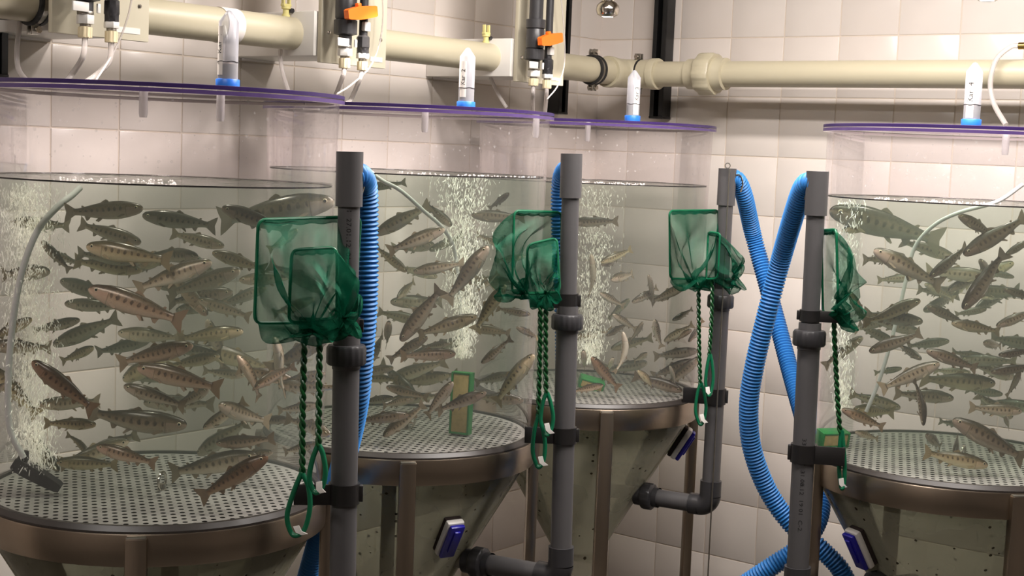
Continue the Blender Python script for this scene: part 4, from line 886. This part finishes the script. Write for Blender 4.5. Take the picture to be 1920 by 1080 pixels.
def fish_mesh(bend, s_bend, fat=1.0):
    """trout along +x, nose at the origin; bend curves the spine sideways. One mesh: body, fins, eyes. Returns mesh and chord."""
    N = 60; sp_ = [Vector((0, 0, 0))]; ang = []; a0 = 0
    for k in range(N + 1):
        t = k / N; ang.append(bend * max(0, t - .18) ** 1.15 * 1.25 + s_bend * math.sin((t - .15) * 5.2) * (1 if t > .15 else 0))
    for k in range(N): sp_.append(sp_[-1] + Vector((math.cos(ang[k]), math.sin(ang[k]), 0)) / N)
    ch = sp_[-1].copy(); L = ch.length; ra = math.atan2(ch.y, ch.x); Rm = Matrix.Rotation(-ra, 3, 'Z')
    def P(t, y, z):
        q = max(0, min(1, t)) * N; k = min(int(q), N - 1); f = q - k; p = sp_[k].lerp(sp_[k + 1], f); a = ang[k]
        return Rm @ (p + Vector((-math.sin(a), math.cos(a), 0)) * y + Vector((0, 0, z)))
    vs, fs, mi, uv = [], [], [], []
    n = 14
    for (t, h) in HP:
        h *= 1.12; w = h * (.60 if t < .5 else .60 - (t - .5) * .55) * fat; off = .006 if t < .3 else .004
        for k in range(n):
            a = 2 * math.pi * k / n; cz = math.sin(a); cy = math.cos(a)
            vs.append(P(t, w * cy, h * cz * (1.0 if cz > 0 else .96) + off)); uv.append((t, .5 + .5 * cz))
    for r in range(len(HP) - 1):
        for k in range(n): fs.append((r * n + k, r * n + (k + 1) % n, (r + 1) * n + (k + 1) % n, (r + 1) * n + k)); mi.append(0)
    vs.append(P(-.004, 0, .004)); uv.append((0, .5)); c0 = len(vs) - 1
    for k in range(n): fs.append((c0, (k + 1) % n, k)); mi.append(0)
    def fin(pts, th=.0025, y=0.0, yb=None):
        """pts: (t, z) outline; thin slab, offset y outward"""
        o = len(vs)
        for s in (-1, 1):
            for j, q in enumerate(pts):
                yy = y if yb is None else yb[j]
                vs.append(P(q[0], yy + s * th, q[1])); uv.append((q[0], .5))
        m = len(pts); fs.append(tuple(o + k for k in range(m))); mi.append(1); fs.append(tuple(o + m + k for k in range(m))[::-1]); mi.append(1)
        for k in range(m): fs.append((o + k, o + (k + 1) % m, o + m + (k + 1) % m, o + m + k)); mi.append(1)
    fin([(.865, .048), (.90, .070), (.95, .106), (1.0, .132), (.990, .07), (.972, .004), (.990, -.062), (1.0, -.124), (.95, -.098), (.90, -.063), (.865, -.040)])
    fin([(.42, .100), (.455, .140), (.478, .150), (.535, .118), (.56, .088)])
    fin([(.735, .058), (.765, .083), (.785, .080), (.778, .050)])
    fin([(.66, -.062), (.70, -.108), (.725, -.112), (.75, -.046)])
    for s in (-1, 1):
        fin([(.52, -.088), (.585, -.132), (.60, -.122), (.57, -.082)], .0018, yb=[s * .024, s * .045, s * .046, s * .022])
        fin([(.215, -.062), (.30, -.098), (.325, -.084), (.245, -.046)], .0018, yb=[s * .050, s * .082, s * .084, s * .052])
        o = len(vs); t, zc, r = .076, .020, .0205; hw = .0715 * .6 * .97 * fat
        for q in range(3):
            rr = (r, r * .9, r * .66)[q]; yy = hw * (.93, 1.06, 1.12)[q]
            for k in range(12):
                a = 2 * math.pi * k / 12; vs.append(P(t + rr * math.cos(a), s * yy, zc + rr * math.sin(a))); uv.append((t, .5))
        for q in range(2):
            for k in range(12): fs.append((o + q * 12 + k, o + q * 12 + (k + 1) % 12, o + q * 12 + 12 + (k + 1) % 12, o + q * 12 + 12 + k)); mi.append(2 if q == 0 else 2)
        o2 = o + 24; vs.append(P(t, s * hw * 1.18, zc)); uv.append((t, .5)); cc = len(vs) - 1
        for k in range(12): fs.append((o2 + k, o2 + (k + 1) % 12, cc)); mi.append(3)
    me = bpy.data.meshes.new('trout'); me.from_pydata([tuple(q) for q in vs], [], fs)
    for k in ('skin', 'fin', 'iris', 'pupil'): me.materials.append(MT[k])
    me.polygons.foreach_set('material_index', mi); me.polygons.foreach_set('use_smooth', [True] * len(fs))
    lay = me.uv_layers.new(name='fishuv')
    for lp in me.loops: lay.data[lp.index].uv = uv[lp.vertex_index]
    bm = bmesh.new(); bm.from_mesh(me); bmesh.ops.recalc_face_normals(bm, faces=bm.faces[:]); bm.to_mesh(me); bm.free()
    me.set_sharp_from_angle(angle=math.radians(50)); return me, L
BENDS = [(0, 0), (.25, .05), (-.25, -.05), (.6, 0), (-.6, 0), (0, .22), (0, -.22), (1.2, .1), (-1.2, -.1), (2.2, 0), (-2.2, 0)]
FM = [fish_mesh(a, c, f) for (a, c) in BENDS for f in (1.0,)]
TONES = {'n': (1.3, 1.28, 1.32), 'd': (.82, .78, .76), 'b': (.74, .56, .45), 'g': (1.0, 1.08, 1.08), 'l': (1.8, 1.8, 1.86), 'y': (1.4, 1.38, 1.15), 'r': (1.45, 1.24, 1.2), 'k': (.5, .48, .47)}
TWORD = {'n': 'grey-brown', 'd': 'dark', 'b': 'dark brown', 'g': 'grey', 'l': 'pale silvery', 'y': 'yellowish', 'r': 'reddish', 'k': 'blackish'}
# head x, y, tail x, y, depth 0 near .. 1 far, turn towards(+)/away(-) from the viewer in degrees, bend index, tone
FISH = {
0: [(268,392,120,399,.30,0,1,'n'),(270,404,404,426,.35,10,5,'g'),(416,390,544,436,.18,0,2,'d'),(628,342,410,378,.45,0,2,'g'),(162,463,322,490,.15,0,1,'y'),
 (264,456,148,420,.45,0,5,'n'),(266,508,138,490,.55,0,2,'y'),(78,452,132,508,.5,0,1,'d'),(20,416,132,424,.6,0,2,'g'),(397,492,254,544,.18,0,5,'l'),(450,508,313,552,.5,0,3,'n'),
 (422,462,318,438,.45,10,2,'l'),(398,474,500,506,.35,0,1,'y'),(166,542,346,604,.12,0,2,'r'),(124,569,232,578,.7,10,0,'l'),(100,648,224,596,.75,0,2,'g'),(372,562,470,596,.5,0,5,'l'),
 (436,548,314,568,.6,0,1,'n'),(60,598,-25,640,.25,0,1,'y'),(60,678,177,772,.08,0,5,'b'),(-22,686,72,780,.2,0,2,'y'),(362,648,220,682,.25,0,6,'r'),(257,690,416,730,.2,0,2,'r'),
 (221,625,344,634,.6,0,1,'l'),(456,622,332,636,.5,0,2,'y'),(412,668,312,688,.55,0,1,'y'),(232,724,348,764,.3,0,5,'n'),(394,728,318,768,.4,15,3,'n'),(420,752,500,800,.35,45,4,'n'),
 (448,664,482,752,.4,20,3,'r'),(350,798,165,772,.4,0,4,'d'),(180,797,82,794,.3,0,1,'y'),(382,804,462,752,.4,0,5,'l'),(181,838,294,870,.22,0,1,'r'),(106,868,222,872,.55,0,2,'y'),
 (482,866,318,898,.5,0,5,'n'),(502,872,372,950,.12,0,6,'b'),(405,832,516,822,.5,0,1,'r'),(172,852,118,818,.7,30,3,'y'),(618,632,500,694,.35,0,3,'d'),(520,628,532,744,.4,30,5,'n'),
 (482,724,552,690,.3,30,4,'r'),(545,786,470,792,.7,10,1,'d'),(514,846,440,860,.6,20,2,'n'),(330,584,440,560,.8,0,1,'g'),(280,640,180,660,.85,0,5,'g'),(90,470,150,498,.8,20,1,'n'),
 (500,540,410,575,.75,0,2,'g'),(560,430,500,470,.6,20,3,'l'),(610,700,520,720,.7,0,2,'n'),(600,760,520,770,.75,0,1,'l'),(240,770,330,800,.85,0,1,'y'),(150,600,60,620,.8,0,2,'n'),(330,705,240,712,.9,0,1,'g'),
 (590,560,510,590,.6,10,1,'y'),(600,830,530,850,.6,20,2,'n'),(460,705,380,695,.75,0,2,'l'),(300,540,400,522,.8,0,1,'g'),(180,650,110,680,.8,20,1,'y'),(10,720,-40,760,.4,0,1,'n')],
1: [(704,440,808,384,.3,0,1,'n'),(846,424,800,384,.3,0,9,'d'),(834,430,727,472,.12,0,5,'l'),(762,510,702,462,.3,0,1,'y'),(776,511,872,494,.2,0,3,'n'),(916,462,836,566,.1,0,6,'n'),
 (884,404,985,408,.3,0,2,'d'),(955,362,916,392,.4,20,3,'k'),(950,462,892,440,.5,20,2,'n'),(752,640,828,540,.12,0,4,'d'),(894,594,782,628,.15,0,2,'y'),(948,534,890,622,.2,0,3,'y'),
 (748,556,775,530,.5,60,0,'n'),(854,664,750,668,.2,0,1,'r'),(845,642,790,652,.6,20,2,'n'),(802,632,728,676,.25,0,1,'n'),(903,680,960,636,.3,15,5,'n'),(732,600,722,650,.3,60,0,'d'),
 (700,672,714,632,.35,65,0,'d'),(738,690,660,704,.5,0,1,'n'),(730,712,838,678,.7,0,2,'l'),(850,714,800,784,.15,20,5,'n'),(912,736,818,772,.12,0,6,'n'),(738,746,672,756,.5,0,1,'g'),(778,746,716,764,.4,25,2,'n'),
 (766,778,672,790,.12,0,4,'d'),(720,842,794,786,.2,20,6,'n'),(1002,664,930,758,.25,10,4,'y'),(968,612,1010,636,.5,30,1,'n'),(994,590,930,578,.6,0,2,'n'),(704,598,692,646,.4,50,1,'r'),(770,574,806,594,.6,30,1,'r'),
 (892,546,935,512,.6,20,1,'n'),(690,352,762,342,.4,0,1,'g'),(820,520,745,500,.7,0,2,'l'),(960,530,900,520,.7,20,1,'g'),(806,470,870,440,.75,10,1,'g'),(735,750,830,742,.8,0,1,'l'),(960,700,890,720,.8,20,1,'g'),(780,720,860,700,.85,0,2,'y'),(985,480,930,490,.7,20,2,'n'),(948,442,930,470,.3,60,0,'k')],
2: [(1072,418,1160,415,.2,0,2,'n'),(1126,492,1186,468,.3,20,1,'y'),(1144,522,1190,516,.3,55,0,'n'),(1126,494,1160,488,.35,60,1,'d'),(1108,476,1102,560,.3,10,3,'d'),(1214,514,1226,574,.25,30,1,'d'),
 (1286,534,1220,568,.2,15,1,'d'),(1124,548,1172,576,.3,25,2,'n'),(1184,566,1234,540,.3,25,3,'n'),(1148,588,1194,620,.3,25,1,'n'),(1136,628,1180,608,.4,30,2,'d'),(1168,622,1150,700,.15,0,7,'n'),
 (1226,598,1242,654,.2,20,4,'l'),(1204,602,1182,642,.4,40,1,'d'),(1296,618,1250,642,.4,20,1,'r'),(1108,668,1162,732,.15,20,2,'b'),(1092,654,1098,694,.3,60,0,'n'),(1278,744,1186,716,.15,0,3,'d'),
 (1194,692,1224,730,.25,40,3,'y'),(1302,676,1222,706,.3,0,6,'d'),(1254,684,1268,730,.25,30,1,'g'),(1148,668,1140,700,.45,60,0,'l'),(1212,660,1190,680,.5,55,1,'l'),(1250,560,1200,556,.45,20,2,'n'),
 (1130,738,1072,752,.2,10,1,'r'),(1290,640,1320,600,.5,20,1,'r'),(1180,560,1140,600,.7,20,1,'g'),(1260,600,1300,580,.7,20,1,'g')],
3: [(1556,388,1768,446,.35,0,4,'g'),(1578,432,1650,424,.5,10,2,'y'),(1793,388,1870,428,.12,20,1,'n'),(1808,468,1926,396,.12,0,6,'d'),(1638,470,1768,536,.12,0,5,'n'),(1740,518,1818,462,.2,15,1,'d'),
 (1790,484,1688,452,.6,0,1,'l'),(1716,520,1646,526,.55,10,2,'n'),(1806,580,1888,472,.15,0,5,'d'),(1826,486,1870,532,.4,45,1,'k'),(1886,478,1940,444,.3,0,1,'d'),(1590,546,1626,612,.3,10,1,'b'),
 (1726,564,1618,604,.25,0,5,'y'),(1730,604,1618,588,.3,0,2,'g'),(1738,574,1812,608,.3,0,2,'d'),(1784,606,1876,622,.2,0,1,'y'),(1868,612,1945,580,.2,0,1,'n'),(1618,632,1544,688,.2,0,1,'n'),
 (1630,660,1728,624,.15,0,6,'n'),(1720,670,1688,648,.3,55,0,'g'),(1737,658,1832,692,.1,0,1,'d'),(1852,672,1784,660,.5,0,1,'g'),(1836,640,1886,652,.3,45,0,'n'),(1872,666,1940,656,.2,0,1,'d'),
 (1858,698,1940,686,.2,0,1,'d'),(1762,682,1650,730,.12,0,3,'n'),(1866,720,1724,710,.5,0,2,'y'),(1728,796,1714,712,.12,15,3,'n'),(1788,748,1676,738,.4,0,1,'n'),(1688,766,1592,738,.6,0,1,'n'),
 (1578,768,1658,802,.15,0,1,'r'),(1600,808,1650,826,.35,25,1,'n'),(1916,772,1816,764,.2,0,2,'l'),(1786,788,1922,862,.15,0,1,'d'),(1728,810,1772,844,.4,45,1,'d'),(1852,874,1732,848,.12,0,6,'y'),
 (1780,856,1806,818,.3,55,0,'d'),(1882,542,1945,562,.3,0,1,'d'),(1908,690,1892,748,.25,30,1,'d'),(1732,532,1792,562,.6,10,2,'l'),(1778,546,1846,508,.5,0,1,'n'),(1876,776,1900,806,.4,50,0,'d'),
 (1690,690,1640,700,.7,10,1,'g'),(1840,560,1900,548,.7,0,2,'l'),(1780,640,1700,650,.75,0,1,'g'),(1900,520,1850,510,.7,10,1,'n'),(1850,580,1790,590,.7,0,1,'n'),(1820,700,1750,694,.75,0,2,'l'),(1880,740,1810,730,.7,0,1,'g'),(1668,600,1600,620,.7,0,2,'n'),(1820,800,1760,790,.75,0,1,'g'),(1900,840,1850,820,.6,20,1,'d')]}
frnd = random.Random(11)
for i, (x0, x1, y0, y1, n_) in enumerate([(20, 600, 470, 860, 26), (700, 990, 460, 760, 12), (1095, 1300, 560, 710, 6), (1610, 1915, 480, 830, 16)]):
    for _ in range(n_):      # more of the shoal further back
        mx, my = frnd.uniform(x0, x1), frnd.uniform(y0, y1); l_ = frnd.uniform(95, 130) * [1, .8, .66, .84][i]; a_ = frnd.gauss(0, .4) + (math.pi if frnd.random() < .5 else 0)
        FISH[i].append((mx - l_ / 2 * math.cos(a_), my - l_ / 2 * math.sin(a_), mx + l_ / 2 * math.cos(a_), my + l_ / 2 * math.sin(a_), frnd.uniform(.45, .9), frnd.choice((0, 0, 15, 30, -20)), frnd.choice((0, 1, 2, 3, 4, 5, 6)), frnd.choice('nngglyr')))
for i, L in FISH.items():
    rows = [[] for _ in range(6)]
    for (hx, hy, tx, ty, fr_, yaw, bi, tone) in L:
        mx, my = (hx + tx) / 2, (hy + ty) / 2
        for fr2 in [fr_ + (.5 - fr_) * k / 8 for k in range(9)]:
            C = inside(i, mx, my, fr2, .232); Y = C.y; A = at_y(hx, hy, Y); B = at_y(tx, ty, Y); app = (A - B).length
            y2 = math.radians(yaw); Lc = app / max(.35, math.cos(y2)); Lc = min(Lc, .19); dep = Lc * math.sin(y2)
            A.y -= dep / 2; B.y += dep / 2
            ok = all(math.hypot(q.x - TC[i].x, q.y - TC[i].y) < .240 for q in (A, B))
            if ok: break
        me, chord = FM[bi]
        o = bpy.data.objects.new('trout', me); COL.objects.link(o)
        x = (B - A).normalized(); R3 = rot_to(x, (frnd.gauss(0, .12), frnd.gauss(0, .12), 1)); ZW = ZWL[i]
        sc = (B - A).length / chord; A.z = min(A.z, ZW - .02 * 1); lowz = ZG + .008 + .115 * sc
        dz = max(0, lowz - min(A.z, B.z)); top = ZW - .004 - .11 * sc; dz -= max(0, max(A.z, B.z) - top)
        A.z += dz
        o.matrix_world = Matrix.Translation(A) @ R3.to_4x4() @ Matrix.Scale(sc, 4)
        tcol = TONES[tone]; j = frnd.uniform(.85, 1.05) * (1, .92, .88, .82)[i]; o.color = (tcol[0] * j, tcol[1] * j, tcol[2] * j, 1)
        row = min(5, max(0, int((my - [345, 330, 350, 380][i]) / ([560, 500, 400, 490][i] / 6)))); rows[row].append((mx, o, tone, hx - tx, hy - ty))
    rw = ['just under the surface', 'in upper water', 'a little above mid-water', 'a little below mid-water', 'in lower water', 'close to the perforated floor']
    od = ['first', 'second', 'third', 'fourth', 'fifth', 'sixth', 'seventh', 'eighth', 'ninth', 'tenth', 'eleventh', 'twelfth', 'thirteenth', 'fourteenth', 'fifteenth', 'sixteenth', 'seventeenth', 'eighteenth', 'nineteenth', 'twentieth'] + ['twenty-' + q for q in ('first', 'second', 'third', 'fourth', 'fifth', 'sixth', 'seventh', 'eighth', 'ninth')]
    for r_, row in enumerate(rows):
        row.sort(key=lambda q: q[0])
        for k, (mx, o, tone, dx, dy) in enumerate(row):
            hd = ('heading left' if dx < 0 else 'heading right') if abs(dx) > abs(dy) * .6 else ('heading down' if dy > 0 else 'heading up')
            tag(o, '%s trout %s, %s from left %s, %s' % (TWORD[tone], hd, od[k], rw[r_], TNAME[i].replace(' from the left', '')), 'fish', 'trout in the ' + TNAME[i])
